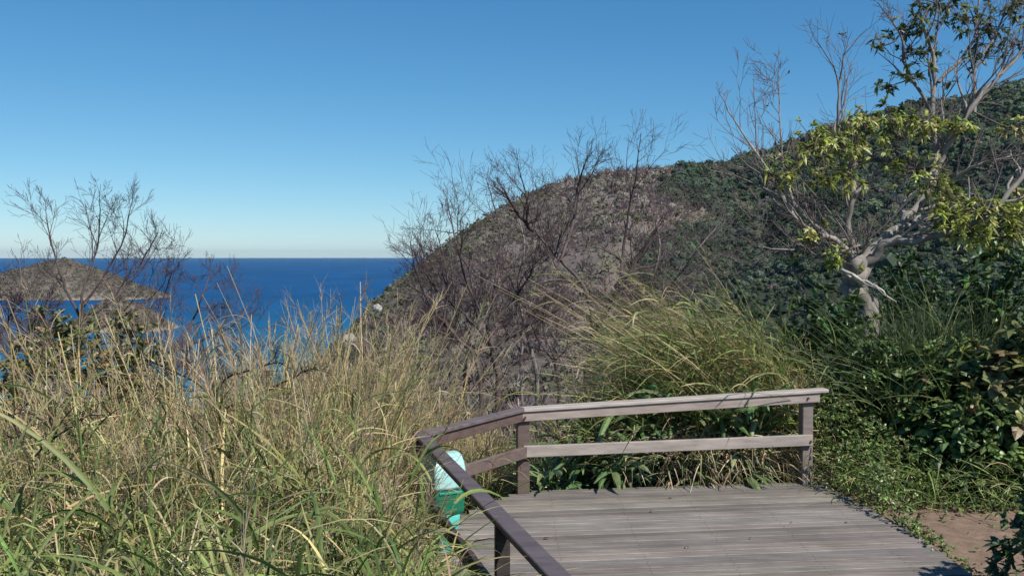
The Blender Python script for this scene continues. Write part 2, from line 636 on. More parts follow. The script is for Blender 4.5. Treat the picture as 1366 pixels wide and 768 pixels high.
def scatter(mb, protos, pts, sc, cols, squash=None, tri=False):
    pid = rng.integers(0, len(protos), len(pts))
    for k, (v, q) in enumerate(protos):
        m = pid == k
        if not m.any(): continue
        p, s, c = pts[m], sc[m], cols[m]
        a = rng.uniform(0, 6.283, len(p))
        ca, sa = np.cos(a)[:, None], np.sin(a)[:, None]
        vx = v[None, :, 0] * ca - v[None, :, 1] * sa
        vy = v[None, :, 0] * sa + v[None, :, 1] * ca
        vz = np.broadcast_to(v[None, :, 2], vx.shape)
        V = np.stack([vx, vy, vz], -1) * s[:, None, None] + p[:, None]
        Q = (np.arange(len(p)) * len(v))[:, None, None] + q[None]
        Cc = np.repeat(c[:, None], len(v), 1) * (1 + rng.normal(size=(len(p), len(v), 1)) * .12)
        if tri: mb.add(V.reshape(-1, 3), None, Q.reshape(-1, 3), np.clip(Cc, .004, .9).reshape(-1, 3))
        else: mb.add(V.reshape(-1, 3), Q.reshape(-1, 4), None, np.clip(Cc, .004, .9).reshape(-1, 3))


iv, it = ico_mesh()
iv2, it2 = ico_mesh(3)
ico_protos = []
for k in range(7):
    off = rng.uniform(0, 50, 3)
    d = 1 + 1.0 * fbm(iv[:, 0] * 1.6 + off[0] + iv[:, 2], iv[:, 1] * 1.6 + off[1] - iv[:, 2], 3) + rng.normal(size=len(iv)) * .07
    v = iv * d[:, None] * np.array((1, 1, .8))
    ico_protos.append((v, it))
shard = [clump_mesh(44, .85, .62) for k in range(6)]
small_shard = [clump_mesh(12) for k in range(6)]
twigs = [twig_mesh(16) for k in range(6)]


def hill_points(n, pxlo, pxhi, pylo=None):
    px = rng.uniform(pxlo, pxhi, n)
    D = np.interp(px, RIDGE[:, 0], RIDGE[:, 2])
    y = np.sqrt(rng.uniform(0, 1, n) ** 1.25 * ((D + 25) ** 2 - 260. ** 2) + 260. ** 2)
    x = (px - 683) / F * y
    z = gz(x, y)
    return x, y, z


# forest
x, y, z = hill_points(30000, 560, 1500)
m = (scrub_mask(x, y) < rng.uniform(.2, .8, len(x))) & (z > SEA + 4)
x, y, z = x[m], y[m], z[m]
s = rng.lognormal(math.log(2.4), .40, len(x)) * np.clip(y / 850, .3, 1.1) ** .8
cols = jit([(.058, .082, .054), (.070, .096, .060), (.048, .066, .054), (.092, .106, .062), (.105, .092, .078)], len(x), .22, [4, 4, 3, 2, .7])
mb = MB()
pts = np.stack([x, y, z + s * .35], -1)
cols = cols * (1 + 1.1 * fbm(x * .014, y * .011 + z * .02, 3) + .5 * fbm(x * .06, y * .05, 2))[:, None].clip(.45, 1.7)
scatter(mb, ico_protos, pts, s * 1.0, cols * .9, tri=True)
scatter(mb, shard, pts, s * 1.08, cols * (1 + rng.normal(size=(len(cols), 1)) * .2).clip(.5, 1.6))
tag(mb.build('hill_forest', M['far']), 'dark green forest covering the right side of the hill', 'forest', kind='stuff')
# scrub
x, y, z = hill_points(26000, 380, 1150)
m = (scrub_mask(x, y) > rng.uniform(.2, .8, len(x))) & (z > SEA + 5)
x, y, z = x[m], y[m], z[m]
s = rng.lognormal(math.log(1.15), .55, len(x)).clip(.4, 4)
g = rng.random(len(x))
Dh = np.interp(hill_px(x, y), RIDGE[:, 0], RIDGE[:, 2])
gr = fbm(x * .02, y * .02, 3) + rng.normal(size=len(x)) * .12 + .34 * sst(.80, .97, y / Dh) * (1 - sst(690, 800, hill_px(x, y))) - .05
cg = jit([(.10, .105, .062), (.078, .09, .056), (.14, .13, .08)], len(x), .22)
cb = jit([(.17, .138, .13), (.14, .112, .112), (.21, .178, .15), (.115, .10, .092)], len(x), .22)
cols = np.where((gr > .02)[:, None], cg, cb)
pts = np.stack([x, y, z], -1)
mb = MB()
k = gr > .02
scatter(mb, small_shard, pts[k], s[k] * 1.2, cols[k])
k = ~k
scatter(mb, small_shard, pts[k][::2], s[k][::2], cols[k][::2])
scatter(mb, twigs, pts[k], s[k] * 2.0, cols[k])
tag(mb.build('hill_scrub', M['far']), 'dry grey brown scrub covering the seaward hump of the hill', 'scrub', kind='stuff')


# boulders and slabs showing through the scrub near the top
x, y, z = hill_points(5200, 640, 960)
pyr = 341 - (z - CAM.z) * F / y
m = (np.exp(-((hill_px(x, y) - 855) / 75) ** 2 - ((pyr - 258) / 34) ** 2) + .05) * (.45 + 1.3 * vnoise(x * .03, z * .05)) > rng.random(len(x)) * 1.0
m &= scrub_mask(x, y) > .3
x, y, z = x[m], y[m], z[m]
mb = MB()
scatter(mb, ico_protos, np.stack([x, y, z + .2], -1), rng.lognormal(math.log(1.0), .45, len(x)), jit([(.25, .22, .185), (.20, .175, .155), (.31, .28, .24)], len(x), .15), tri=True)
tag(mb.build('hill_rocks', M['rock']), 'pale boulders and slabs of rock showing through the scrub at the hill top', 'rocks', kind='stuff')

# headlands -----------------------------------------------------
def headland(name, table, D, depth, label_scrub, nsc, colr, ssz):
    table = np.array(table, float)
    nx, ny = 150, 46
    px = np.linspace(table[0, 0], table[-1, 0], nx)
    xs = (px - 683) / F * D
    ys = D + np.linspace(-.5, .5, ny) * depth
    Xg, Yg = np.meshgrid(xs, ys, indexing='ij')
    hz = CAM.z - (np.interp(px, table[:, 0], table[:, 1]) - 341) / F * D
    t = np.abs(Yg - D) / (depth / 2)
    base = SEA - 6
    prof = np.clip(1 - t ** 1.25, 0, 1)
    Zg = base + (hz[:, None] - base) * prof
    gul = np.abs(fbm(Xg * .022 + D, Yg * .006, 4)) * 2
    Zg = Zg + (Zg - base) * (.42 * fbm(Xg * .016, Yg * .016 + D, 4) + .55 * (gul - .2)) * (1 - prof * .75)
    n = fbm(Xg * .02, Yg * .02, 4)[..., None]
    c = np.array(colr) * (1 + n * 1.3)
    band = (1 - sst(2.5, 6, Zg - SEA + 6 * fbm(Xg * .025 + 3, Yg * .025, 3)))[..., None]
    band = band * sst(-.08, .12, fbm(Xg * .012 + 8, Yg * .012, 3))[..., None] * .85
    c = c + (np.array((.33, .26, .19)) - c) * band
    i, j = np.meshgrid(np.arange(nx - 1), np.arange(ny - 1), indexing='ij')
    q = np.stack([i * ny + j, (i + 1) * ny + j, (i + 1) * ny + j + 1, i * ny + j + 1], -1).reshape(-1, 4)
    mb = MB()
    mb.add(np.stack([Xg, Yg, Zg], -1).reshape(-1, 3), q, None, np.clip(c, .02, .7).reshape(-1, 3))
    tag(mb.build(name, M['soil'], smooth=True), kind='structure')
    fi, fj = rng.uniform(0, nx - 1.01, nsc), rng.uniform(0, ny / 2, nsc)
    ii, jj = fi.astype(int), fj.astype(int)
    a, b = fi - ii, fj - jj

    def bl(G): return G[ii, jj] * (1 - a) * (1 - b) + G[ii + 1, jj] * a * (1 - b) + G[ii, jj + 1] * (1 - a) * b + G[ii + 1, jj + 1] * a * b
    x, y, z = bl(Xg), bl(Yg), bl(Zg)
    m = z > SEA + 5 + rng.normal(size=nsc) * 2
    pts = np.stack([x, y, z], -1)[m]
    mb = MB()
    scatter(mb, small_shard, pts, rng.lognormal(math.log(ssz), .35, len(pts)),
            jit([(.115, .10, .078), (.085, .09, .055), (.15, .125, .10)], len(pts), .25))
    tag(mb.build('headland_scrub', M['far']), label_scrub, 'scrub', kind='stuff')


headland('far_headland', [(-420, 380), (-200, 372), (-60, 372), (0, 366), (30, 357), (60, 348), (85, 345), (110, 350), (140, 362), (170, 374), (200, 385), (222, 396), (240, 408)],
         2230, 300, 'low scrub on the far headland across the water', 8000, (.135, .115, .092), 2.8)
headland('near_headland', [(-200, 425), (60, 446), (105, 425), (138, 400), (162, 397), (188, 405), (208, 418), (225, 432), (244, 450)],
         1270, 150, 'dark scrub on the nearer low headland', 4500, (.115, .10, .08), 1.9)

# pale rock outcrops on the seaward slope
for k, (px, py, d, sz, lab) in enumerate([(505, 402, 690, 5.5, 'pale bare rock outcrop high on the seaward edge of the slope'),
                                          (466, 447, 640, 6.5, 'pale bare rock outcrop low on the seaward slope near the water')]):
    p = P(px, py, d)
    p.z = float(gz(p.x, p.y))
    v = iv2 * (1 + 1.1 * fbm(iv2[:, 0] * 1.3 + 9 * k, iv2[:, 1] * 1.3 + iv2[:, 2], 4))[:, None] * np.array((.8, .9, 1.0)) * sz
    mb = MB()
    mb.add(v + np.array(p), None, it2, (.36, .34, .31))
    tag(mb.build('rock_outcrop', M['rock']), lab, 'rock')

# ------------------------------------------------------------------ deck
DIRB = Vector((2.75, .36, 0)).normalized()          # boards run this way
DPERP = Vector((-DIRB.y, DIRB.x, 0))
FL = Vector((.10, 9.1, 0))                           # far left post
FR = Vector((2.84, 9.46, 0))                         # far right post
NC = Vector((-.727, 7.75, 0))                          # corner post
NE = Vector((.737, 2.32, 0))                          # near end of the rail (outside the frame)
deck = empty('wooden_deck', (1.4, 7, 0), 'weathered grey timber deck of narrow boards inside the railing', 'deck')
mb = MB()
BW = .108
o0 = FL + DPERP * .07
nb = 62


def left_edge(p0):
    """distance along DIRB from p0 to the deck's left boundary"""
    best = None
    segs = [(FL + Vector((-.05, .03, 0)), NC + Vector((-.03, -.02, 0))), (NC + Vector((-.03, -.02, 0)), NE + Vector((-.03, 0, 0)))]
    for a, b in segs:
        e = b - a
        den = DIRB.x * e.y - DIRB.y * e.x
        if abs(den) < 1e-6: continue
        r = a - p0
        s_ = (r.x * e.y - r.y * e.x) / den
        u_ = (r.x * DIRB.y - r.y * DIRB.x) / den
        if -.001 <= u_ <= 1.001 and (best is None or s_ < best): best = s_
    return best


for k in range(nb):
    c = o0 - DPERP * (BW * (k + .5))
    le = left_edge(c)
    if le is None: le = -.06 if k < 3 else 1.6
    xr = 2.97 + .22 * min(1, k / 14) + RD.uniform(-.015, .015)
    re = (xr - c.x) / DIRB.x
    ends = [le, re]
    if RD.random() < .0: pass
    dz = RD.uniform(-.004, .003)
    tone = RD.uniform(.74, 1.18)
    cc = np.array((.206, .184, .163)) * tone * np.array((1 + RD.uniform(-.04, .05), 1, 1 + RD.uniform(-.03, .05)))
    a, b = c + DIRB * ends[0], c + DIRB * ends[1]
    nseg = 10
    prev = None
    for sgm in range(nseg):                           # a board in short lengths so it can be slightly cupped and bowed
        pass
    mb.box(a + Vector((0, 0, -.0175 + dz)), b + Vector((0, 0, -.0175 + dz + RD.uniform(-.003, .003))), BW - RD.uniform(.007, .014), .035, cc, bev=.006)
mb.build('deck_boards', M['boards'], deck)
mb = MB()
for k in range(nb):
    c = o0 - DPERP * (BW * (k + .5))
    for jx in range(5):
        for e_ in (-.028, .028):
            xx = .35 + .62 * jx + RD.uniform(-.012, .012)
            if xx < rail_x(c.y) + .1 and c.y < 7.7: continue
            p_ = c + DIRB * ((xx - c.x) / DIRB.x) + DPERP * (e_ + RD.uniform(-.006, .006)) + Vector((0, 0, .0035))
            mb.add([tuple(p_ + Vector((.0045 * math.cos(a_), .0045 * math.sin(a_), 0))) for a_ in (0, 1.05, 2.1, 3.14, 4.19, 5.24)] + [tuple(p_ + Vector((0, 0, .0008)))], None, [(a_, (a_ + 1) % 6, 6) for a_ in range(6)], (.07, .05, .045))
tag(mb.build('nail_heads', M['metal'], deck), kind='stuff')
mb = MB()
for k in range(5):
    c = Vector((.35 + .62 * k, 0, 0))
    y1 = 8.95 + .1 * k
    y0 = 3.4 if k > 0 else 7.0
    mb.box((c.x, y0, -.12), (c.x, y1, -.12), .06, .14, (.14, .11, .09))
mb.box(FL + Vector((-.05, .055, -.12)), FR + Vector((.1, .055, -.12)), .04, .14, (.16, .13, .11))
mb.build('deck_joists', M['wood_stain'], deck)

# ------------------------------------------------------------------ railing
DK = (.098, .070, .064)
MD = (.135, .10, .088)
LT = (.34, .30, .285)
rail = empty('wooden_railing', NC, 'low timber railing with flat top rails and a lower rail around the deck', 'railing')
HT = .80


def post(p, h, w_, col):
    mb = MB()
    p = Vector(p)
    mb.box((p.x, p.y, -.35), (p.x, p.y, h), w_, w_, col, up=(-.13, .99, 0), bev=.006)
    return mb.build('post', M['wood_stain'], rail)


hL, hR, hC = .795, .915, .80
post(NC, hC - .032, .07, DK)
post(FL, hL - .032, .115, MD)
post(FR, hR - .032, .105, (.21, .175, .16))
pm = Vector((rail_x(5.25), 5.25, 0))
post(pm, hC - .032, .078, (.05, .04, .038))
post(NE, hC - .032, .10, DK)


def railing(a, ha, b, hb, colt, colb, coll, ll, over_a=0, over_b=0, wid=.15, lowside=1, sup=.0745, toff=.035, loff=.077, sh=.088):
    a, b = Vector(a), Vector(b)
    t = (b - a).normalized()
    sd = t.cross(Vector((0, 0, 1)))
    A, B = a + Vector((0, 0, ha)), b + Vector((0, 0, hb))
    tt = (B - A).normalized()
    mb = MB()
    to = sd * toff * lowside
    mb.box(A + to - tt * over_a + Vector((0, 0, -.016)), B + to + tt * over_b + Vector((0, 0, -.016)), wid, .032, colt, bev=.005)
    mb.build('top_rail', M['wood_stain'], rail)
    mb = MB()
    off = sd * sup * lowside
    lof = sd * loff * lowside
    mb.box(A + off - tt * (over_a * .3) + Vector((0, 0, -.033 - sh / 2)), B + off + tt * (over_b * .55) + Vector((0, 0, -.033 - sh / 2)), .034, sh, colb)
    mb.build('rail_support', M['wood_stain'], rail)
    mb = MB()
    la, lb = ll
    mb.box(a + lof + Vector((0, 0, la)), b + lof + Vector((0, 0, lb)) + t * (.03 if over_b else 0), .042, .105, coll)
    mb.build('lower_rail', M['wood_stain'], rail)


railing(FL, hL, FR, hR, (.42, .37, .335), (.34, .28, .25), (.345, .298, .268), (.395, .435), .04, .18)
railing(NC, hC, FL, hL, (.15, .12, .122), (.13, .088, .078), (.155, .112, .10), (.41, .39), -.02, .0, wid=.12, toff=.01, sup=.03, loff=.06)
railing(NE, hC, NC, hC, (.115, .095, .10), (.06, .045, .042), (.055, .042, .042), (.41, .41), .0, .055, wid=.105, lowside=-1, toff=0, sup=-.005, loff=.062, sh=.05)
for (p, z) in ((FL, hL - .08), (FL, .40), (FR, hR - .075), (FR, .425)):
    mb = MB()
    q_ = Vector(p) - Vector((-.13, .99, 0)) * (.055 + .045) + Vector((RD.uniform(-.02, .02), 0, z))
    mb.tube([q_, q_ - Vector((0, .012, 0))], [.012, .010], 8, (.10, .045, .03))
    mb.add([tuple(q_ + Vector((.012 * math.cos(a), -.0121, .012 * math.sin(a)))) for a in (0, 1.57, 3.14, 4.71)], [(0, 1, 2, 3)], None, (.12, .06, .04))
    mb.build('bolt', M['metal'], rail)

# ------------------------------------------------------------------ litter bin hung inside the near corner
bc = P(593, 690, 7.35)
bin_ = empty('litter_bin', (bc.x, bc.y, 0), 'aqua plastic litter bin with pale hood and dark green middle behind the near railing', 'litter bin')
yaw = math.radians(28)
RZ = Matrix.Rotation(yaw, 3, 'Z')


def ringbox(mb, secs, col, cap_top=True, cap_bot=True, n=6):
    """rounded rectangular sections: (z, half x, half y, radius, y offset)"""
    V = []
    for (z, hx, hy, rr, oy) in secs:
        for (cx, cy, a0) in ((hx - rr, hy - rr, 0), (-hx + rr, hy - rr, 90), (-hx + rr, -hy + rr, 180), (hx - rr, -hy + rr, 270)):
            for k in range(n):
                a = math.radians(a0 + 90 * k / (n - 1))
                V.append(RZ @ Vector((cx + rr * math.cos(a), cy + rr * math.sin(a) + oy, z)) + Vector((bc.x, bc.y, 0)))
    k = 4 * n
    q = [(s_ * k + i, s_ * k + (i + 1) % k, (s_ + 1) * k + (i + 1) % k, (s_ + 1) * k + i) for s_ in range(len(secs) - 1) for i in range(k)]
    t = []
    if cap_bot: t += [(0, i + 1, i) for i in range(1, k - 1)]
    if cap_top: t += [((len(secs) - 1) * k, (len(secs) - 1) * k + i, (len(secs) - 1) * k + i + 1) for i in range(1, k - 1)]
    mb.add([tuple(p) for p in V], q, t, col)


mb = MB()
ringbox(mb, [(.0, .062, .060, .02, 0), (.006, .068, .065, .02, 0), (.20, .088, .085, .025, 0), (.305, .10, .095, .025, 0), (.31, .09, .085, .025, 0)], (.10, .50, .44))
mb.build('lower_body', M['plastic'], bin_, True)
mb = MB()
ringbox(mb, [(.295, .112, .100, .02, 0), (.302, .118, .106, .02, 0), (.32, .119, .107, .02, 0), (.475, .123, .111, .02, 0), (.488, .123, .111, .02, 0), (.49, .10, .09, .02, 0)], (.008, .155, .09))
mb.build('container', M['plastic'], bin_, True)
# hood: a half-barrel top leaning back
mb = MB()
secs = [(.482, .126, .116, .022, 0), (.50, .129, .119, .022, 0)]
for k in range(0, 10):
    a = k / 9 * math.pi / 2
    secs.append((.585 + .145 * math.sin(a), .128 - .010 * k / 9, .119 * (1 - .72 * (1 - math.cos(a))), .022, .03 * (1 - math.cos(a))))
ringbox(mb, secs, (.40, .68, .66))
mb.build('hood', M['plastic'], bin_, True)
mb = MB()
f0 = RZ @ Vector((0, -.1115, 0)) + Vector((bc.x, bc.y, 0))
mb.box(f0 + RZ @ Vector((-.09, -.004, .455)), f0 + RZ @ Vector((.09, -.004, .455)), .008, .02, (.03, .30, .20))
mb.build('rim_lip', M['plastic'], bin_)
mb = MB()
b0 = Vector((bc.x, bc.y, 0)) + RZ @ Vector((0, .14, 0))
mb.box(b0 + Vector((0, 0, -.02)), b0 + Vector((0, 0, .62)), .05, .05, (.10, .33, .31), up=(0, 1, 0))
mb.build('mounting_post', M['metal'], bin_)

# ------------------------------------------------------------------ branching
UPW = Vector((0, 0, 1))


def catmull(pts, n=5):
    pts = [Vector(p) for p in pts]
    P_ = [pts[0] * 2 - pts[1]] + pts + [pts[-1] * 2 - pts[-2]]
    out = []
    for k in range(1, len(P_) - 2):
        a, b, c, d = P_[k - 1:k + 3]
        for i in range(n):
            t = i / n
            out.append(.5 * ((2 * b) + (c - a) * t + (2 * a - 5 * b + 4 * c - d) * t * t + (3 * b - a - 3 * c + d) * t ** 3))
    out.append(pts[-1])
    return out


class Br:
    def __init__(s, maxlev, nch, wig=.16, up=.08, ratio=(.42, .72), ang=(.45, 1.0), seg=.12, rmin=.0021, col=None, bias=(0, 0, 0)):
        s.maxlev, s.nch, s.wig, s.up, s.ratio, s.ang, s.seg, s.rmin, s.col, s.bias = maxlev, nch, wig, up, ratio, ang, seg, rmin, col, Vector(bias)


def bcol(r, B):
    thin, thick = np.array(B.col[0]), np.array(B.col[1])
    k = min(1, r / .03)
    return (thin + (thick - thin) * k) * RD.uniform(.75, 1.25)


def gv(s=1): return Vector((RD.gauss(0, s), RD.gauss(0, s), RD.gauss(0, s)))


def grow(mb, p, d, L, r, lev, B, tips):
    n = max(3, min(9, int(L / B.seg)))
    pts, rr, ds = [p], [r], [d]
    for i in range(n):
        d = (d + gv(B.wig) + UPW * B.up + B.bias).normalized()
        p = p + d * (L / n)
        pts.append(p)
        ds.append(d)
        rr.append(max(B.rmin, r * (1 - .7 * (i + 1) / n)))
    mb.tube(pts, rr, 5 if r > .012 else (4 if r > .006 else 3), bcol(r, B))
    if lev < B.maxlev:
        spawn(mb, pts, rr, ds, L, lev, B, tips, B.nch[min(lev, len(B.nch) - 1)])
    else:
        tips.append((p, d))


def spawn(mb, pts, rr, ds, L, lev, B, tips, nc, t0=.25):
    for k in range(nc):
        t = t0 + (1 - t0) * (k + RD.uniform(.2, .9)) / nc
        idx = min(len(pts) - 1, int(t * (len(pts) - 1)))
        dd = ds[idx]
        side = (gv() - dd * gv().dot(dd))
        side = (side - dd * side.dot(dd)).normalized()
        a = RD.uniform(*B.ang)
        nd = (dd * math.cos(a) + side * math.sin(a)).normalized()
        grow(mb, pts[idx], nd, L * RD.uniform(*B.ratio) * (1.1 - .35 * t), max(B.rmin, rr[idx] * RD.uniform(.5, .75)), lev + 1, B, tips)


def limb(mb, pts, r0, r1, B, tips, nc, t0=.25, kids=True, sides=7, lev=0, Lc=None):
    ps = catmull(pts, 5)
    n = len(ps)
    rr = [r0 + (r1 - r0) * (i / (n - 1)) ** .8 for i in range(n)]
    ps = [ps[0]] + [p + gv(.35 * r_) for p, r_ in zip(ps[1:], rr[1:])]
    mb.tube(ps, rr, sides, bcol(max(r0, r1), B))
    L = sum((ps[i + 1] - ps[i]).length for i in range(n - 1))
    ds = [(ps[min(n - 1, i + 1)] - ps[max(0, i - 1)]).normalized() for i in range(n)]
    if kids:
        spawn(mb, ps, rr, ds, Lc or L * .58, lev, B, tips, nc, t0)
        grow(mb, ps[-1], ds[-1], (Lc or L) * .22, r1, lev + 1, B, tips)
    return ps


def PV(lst, d, wob=.25):
    """pixels of the photograph at distance d, scattered in depth so that a crown has a body"""
    out = []
    for k, e in enumerate(lst):
        dd = d + (e[2] if len(e) > 2 else RD.uniform(-wob, wob) * min(1, k / 2))
        out.append(P(e[0], e[1], dd))
    return out


BARK_DRY = ((.085, .058, .064), (.105, .080, .074))
BARK_PALE = ((.13, .10, .105), (.23, .20, .18))
bare_labels = []


def bare_tree(label, d, trunk, limbs, r, B, nc=7, squash=.91, group='leafless trees on the slope', name='bare_tree', cat='tree'):
    y0 = trunk[0][1]
    trunk = [(a_, y0 + (b_ - y0) * squash) for a_, b_ in trunk]
    limbs = [[(a_, y0 + (b_ - y0) * squash) for a_, b_ in l_] for l_ in limbs]
    tips = []
    tp = PV(trunk, d, .1)
    b = tp[0].copy()
    zg = float(gz(b.x, b.y))
    base = Vector((b.x + RD.uniform(-.1, .1), b.y, zg - .05))
    o = empty(name, (base.x, base.y, zg), label, cat, group)
    mt = MB()
    if b.z > zg + .1:
        tp = [base] + tp
    limb(mt, tp, r, r * .7, B, [], 0, kids=False, sides=8)
    mt.build('trunk', M['bark'], o, True)
    mb = MB()
    for l in limbs:
        pts = PV(l, d, d * .045)
        L0 = (pts[-1] - pts[0]).length
        limb(mb, pts, r * RD.uniform(.45, .6), max(.006, r * .16), B, tips, nc, .2)
    mb.build('branches', M['twig'], o, True)
    return o, tips


B1 = Br(4, [8, 4, 3, 2], wig=.17, up=.07, col=BARK_DRY, ratio=(.55, .84), ang=(.35, .9), rmin=.0020)
bare_tree('bushy leafless tree with low spreading twigs, left of the centre of the slope', 15.0,
          [(664, 520), (658, 470), (652, 425)],
          [[(654, 450), (620, 410), (585, 375), (556, 330)],
           [(652, 428), (625, 370), (610, 310), (600, 262)],
           [(652, 425), (660, 370), (668, 300), (655, 232)],
           [(653, 430), (690, 380), (715, 330), (722, 275)],
           [(657, 470), (610, 445), (575, 420)],
           [(657, 460), (705, 425), (740, 405)]], .055, B1, 7)
bare_tree('tall dark leafless tree whose crown reaches above the hill top', 14.0,
          [(783, 530), (788, 470), (795, 430)],
          [[(790, 440), (822, 375), (832, 320), (838, 260), (850, 200)],
           [(792, 430), (780, 370), (748, 330), (712, 280), (700, 225)],
           [(748, 330), (765, 270), (770, 225), (780, 190)],
           [(822, 375), (850, 330), (885, 280), (905, 250)],
           [(790, 445), (840, 410), (885, 380), (925, 360)],
           [(712, 285), (690, 260), (672, 225)]], .06, B1, 7)
bare_tree('thin pale leafless tree between the two larger bare trees', 17.0,
          [(716, 520), (708, 460), (700, 420)],
          [[(702, 430), (690, 370), (700, 310), (690, 260)],
           [(700, 420), (730, 370), (745, 310), (760, 270)],
           [(706, 450), (745, 420), (790, 390)]], .045, Br(4, [7, 4, 3, 2], wig=.17, up=.07, col=BARK_PALE, ratio=(.55, .82), ang=(.35, .9), rmin=.0021), 6)
bare_tree('grey leafless tree low behind the leaning grass', 17.5,
          [(868, 500), (862, 450), (850, 410)],
          [[(852, 420), (870, 370), (880, 310), (872, 260)],
           [(851, 410), (900, 360), (935, 310), (955, 285)],
           [(855, 425), (820, 390), (790, 350)]], .042, Br(4, [7, 4, 3, 2], wig=.17, up=.07, col=BARK_PALE, ratio=(.55, .82), ang=(.35, .9), rmin=.0021), 6)
bare_tree('small leafless tree at the left end of the bare trees, leaning over the sea', 14.5,
          [(640, 500), (612, 450), (592, 420)],
          [[(595, 430), (570, 390), (555, 350), (548, 310)],
           [(592, 420), (598, 370), (590, 320), (580, 285)],
           [(605, 445), (570, 430), (540, 415)]], .035, Br(4, [7, 4, 3, 2], wig=.17, up=.07, col=BARK_DRY, ratio=(.55, .82), ang=(.35, .9), rmin=.0021), 6)
bare_tree('purplish leafless thicket shrub below the tall dark bare tree', 16.0,
          [(745, 530), (742, 490), (738, 465)],
          [[(740, 480), (715, 440), (700, 395)], [(738, 465), (745, 420), (752, 370)], [(741, 475), (775, 440), (800, 400)], [(739, 470), (725, 430), (728, 385)]], .03, B1, 7, name='bare_shrub', cat='shrub')
bare_tree('purplish leafless thicket shrub right of the tall dark bare tree', 15.5,
          [(830, 530), (832, 480), (835, 455)],
          [[(834, 470), (815, 430), (808, 380)], [(835, 455), (845, 410), (838, 360)], [(833, 465), (870, 430), (892, 395)], [(834, 460), (860, 420), (868, 370)]], .03, B1, 7, name='bare_shrub', cat='shrub')
bare_tree('purplish leafless thicket shrub below the bushy bare tree', 16.5,
          [(620, 520), (622, 480), (625, 455)],
          [[(624, 470), (600, 440), (580, 410)], [(625, 455), (632, 410), (640, 370)], [(623, 465), (655, 440), (680, 410)], [(624, 460), (610, 415), (606, 375)]], .03, B1, 7, name='bare_shrub', cat='shrub')
for lab_, dx, d_ in (('grey thicket shrub of fine twigs low between the two tallest bare trees', 70, 16.8), ('grey thicket shrub of fine twigs farthest right among the bare trees', 255, 17.2), ('grey thicket shrub of fine twigs low at the left of the bare trees', -25, 17.0)):
    bare_tree(lab_, d_, [(625 + dx, 520), (626 + dx, 470), (627 + dx, 440)],
              [[(626 + dx, 470), (600 + dx, 430), (585 + dx, 380)], [(627 + dx, 440), (630 + dx, 390), (625 + dx, 335)], [(626 + dx, 465), (655 + dx, 425), (672 + dx, 380)],
               [(627 + dx, 455), (612 + dx, 400), (602 + dx, 350)], [(627 + dx, 450), (642 + dx, 400), (655 + dx, 345)]], .03,
              Br(4, [7, 4, 3, 3], wig=.17, up=.06, col=BARK_PALE, ratio=(.5, .78), ang=(.4, 1.0), rmin=.0021), 8, 1.0, name='bare_shrub', cat='shrub')
BL = Br(4, [7, 4, 3, 2], wig=.15, up=.08, col=BARK_DRY, ratio=(.52, .82), ang=(.35, .85), rmin=.0020)
bare_tree('tall leafless tree at far left, standing out against sea and sky', 13.0,
          [(95, 520), (104, 455), (110, 400)],
          [[(106, 430), (112, 370), (130, 310), (134, 255)],
           [(108, 415), (85, 365), (70, 310), (62, 270)],
           [(110, 400), (140, 350), (165, 300), (172, 262)],
           [(107, 420), (160, 380), (190, 330), (205, 300)],
           [(104, 450), (60, 420), (30, 385), (10, 365)],
           [(106, 440), (150, 420), (190, 395), (215, 370)]], .04, BL, 6)
bare_tree('low leafless shrub right of the far left tree, in front of the sea', 12.0,
          [(215, 540), (225, 490), (232, 455)],
          [[(230, 460), (215, 410), (222, 370), (230, 345)],
           [(232, 455), (260, 410), (270, 380), (280, 350)],
           [(230, 465), (180, 440), (150, 415)],
           [(232, 460), (280, 440), (315, 420), (330, 395)]], .025, BL, 6, name='bare_shrub', cat='shrub')
bare_tree('leafless shrub at the left edge of the view over the grass', 9.0,
          [(20, 560), (15, 500), (18, 460)],
          [[(18, 470), (40, 430), (52, 400)], [(16, 480), (-10, 440), (-20, 410)], [(18, 460), (10, 420), (20, 395)]], .02, BL, 6, name='bare_shrub', cat='shrub')
BG_ = Br(3, [4, 3, 3], wig=.28, up=.05, col=((.03, .022, .022), (.05, .036, .034)), ratio=(.38, .66), rmin=.002)
for lab_, px_, dy_, d_ in (('brownish leafless scrub at far left below the headland', 45, 0, 10.6), ('brownish leafless scrub right of the olive bush at far left', 205, 8, 10.2), ('brownish leafless scrub between the far left bush and the open sea', 290, 28, 9.8)):
    bare_tree(lab_, d_, [(px_, 560 + dy_), (px_ + 2, 520 + dy_), (px_ + 3, 500 + dy_)],
              [[(px_ + 2, 520 + dy_), (px_ - 28, 485 + dy_), (px_ - 45, 450 + dy_)], [(px_ + 3, 500 + dy_), (px_ + 6, 470 + dy_), (px_ - 2, 430 + dy_)], [(px_ + 3, 512 + dy_), (px_ + 35, 480 + dy_), (px_ + 52, 448 + dy_)],
               [(px_ + 3, 505 + dy_), (px_ - 14, 470 + dy_), (px_ - 22, 440 + dy_)], [(px_ + 3, 505 + dy_), (px_ + 20, 470 + dy_), (px_ + 26, 436 + dy_)]], .02,
              Br(4, [7, 4, 4, 2], wig=.18, up=.05, col=((.16, .11, .11), (.17, .13, .12)), ratio=(.5, .8), ang=(.4, 1.0), rmin=.0017), 8, 1.0, name='bare_shrub', cat='shrub')
bare_tree('dark crooked dead shrub poking out of the left grass', 7.0,
          [(315, 620), (300, 570), (288, 525)],
          [[(290, 530), (262, 500), (235, 485), (205, 470)],
           [(288, 525), (300, 495), (335, 480), (370, 470)],
           [(292, 540), (340, 520), (385, 495), (410, 480)]], .016, BG_, 5, name='dead_shrub', cat='shrub')
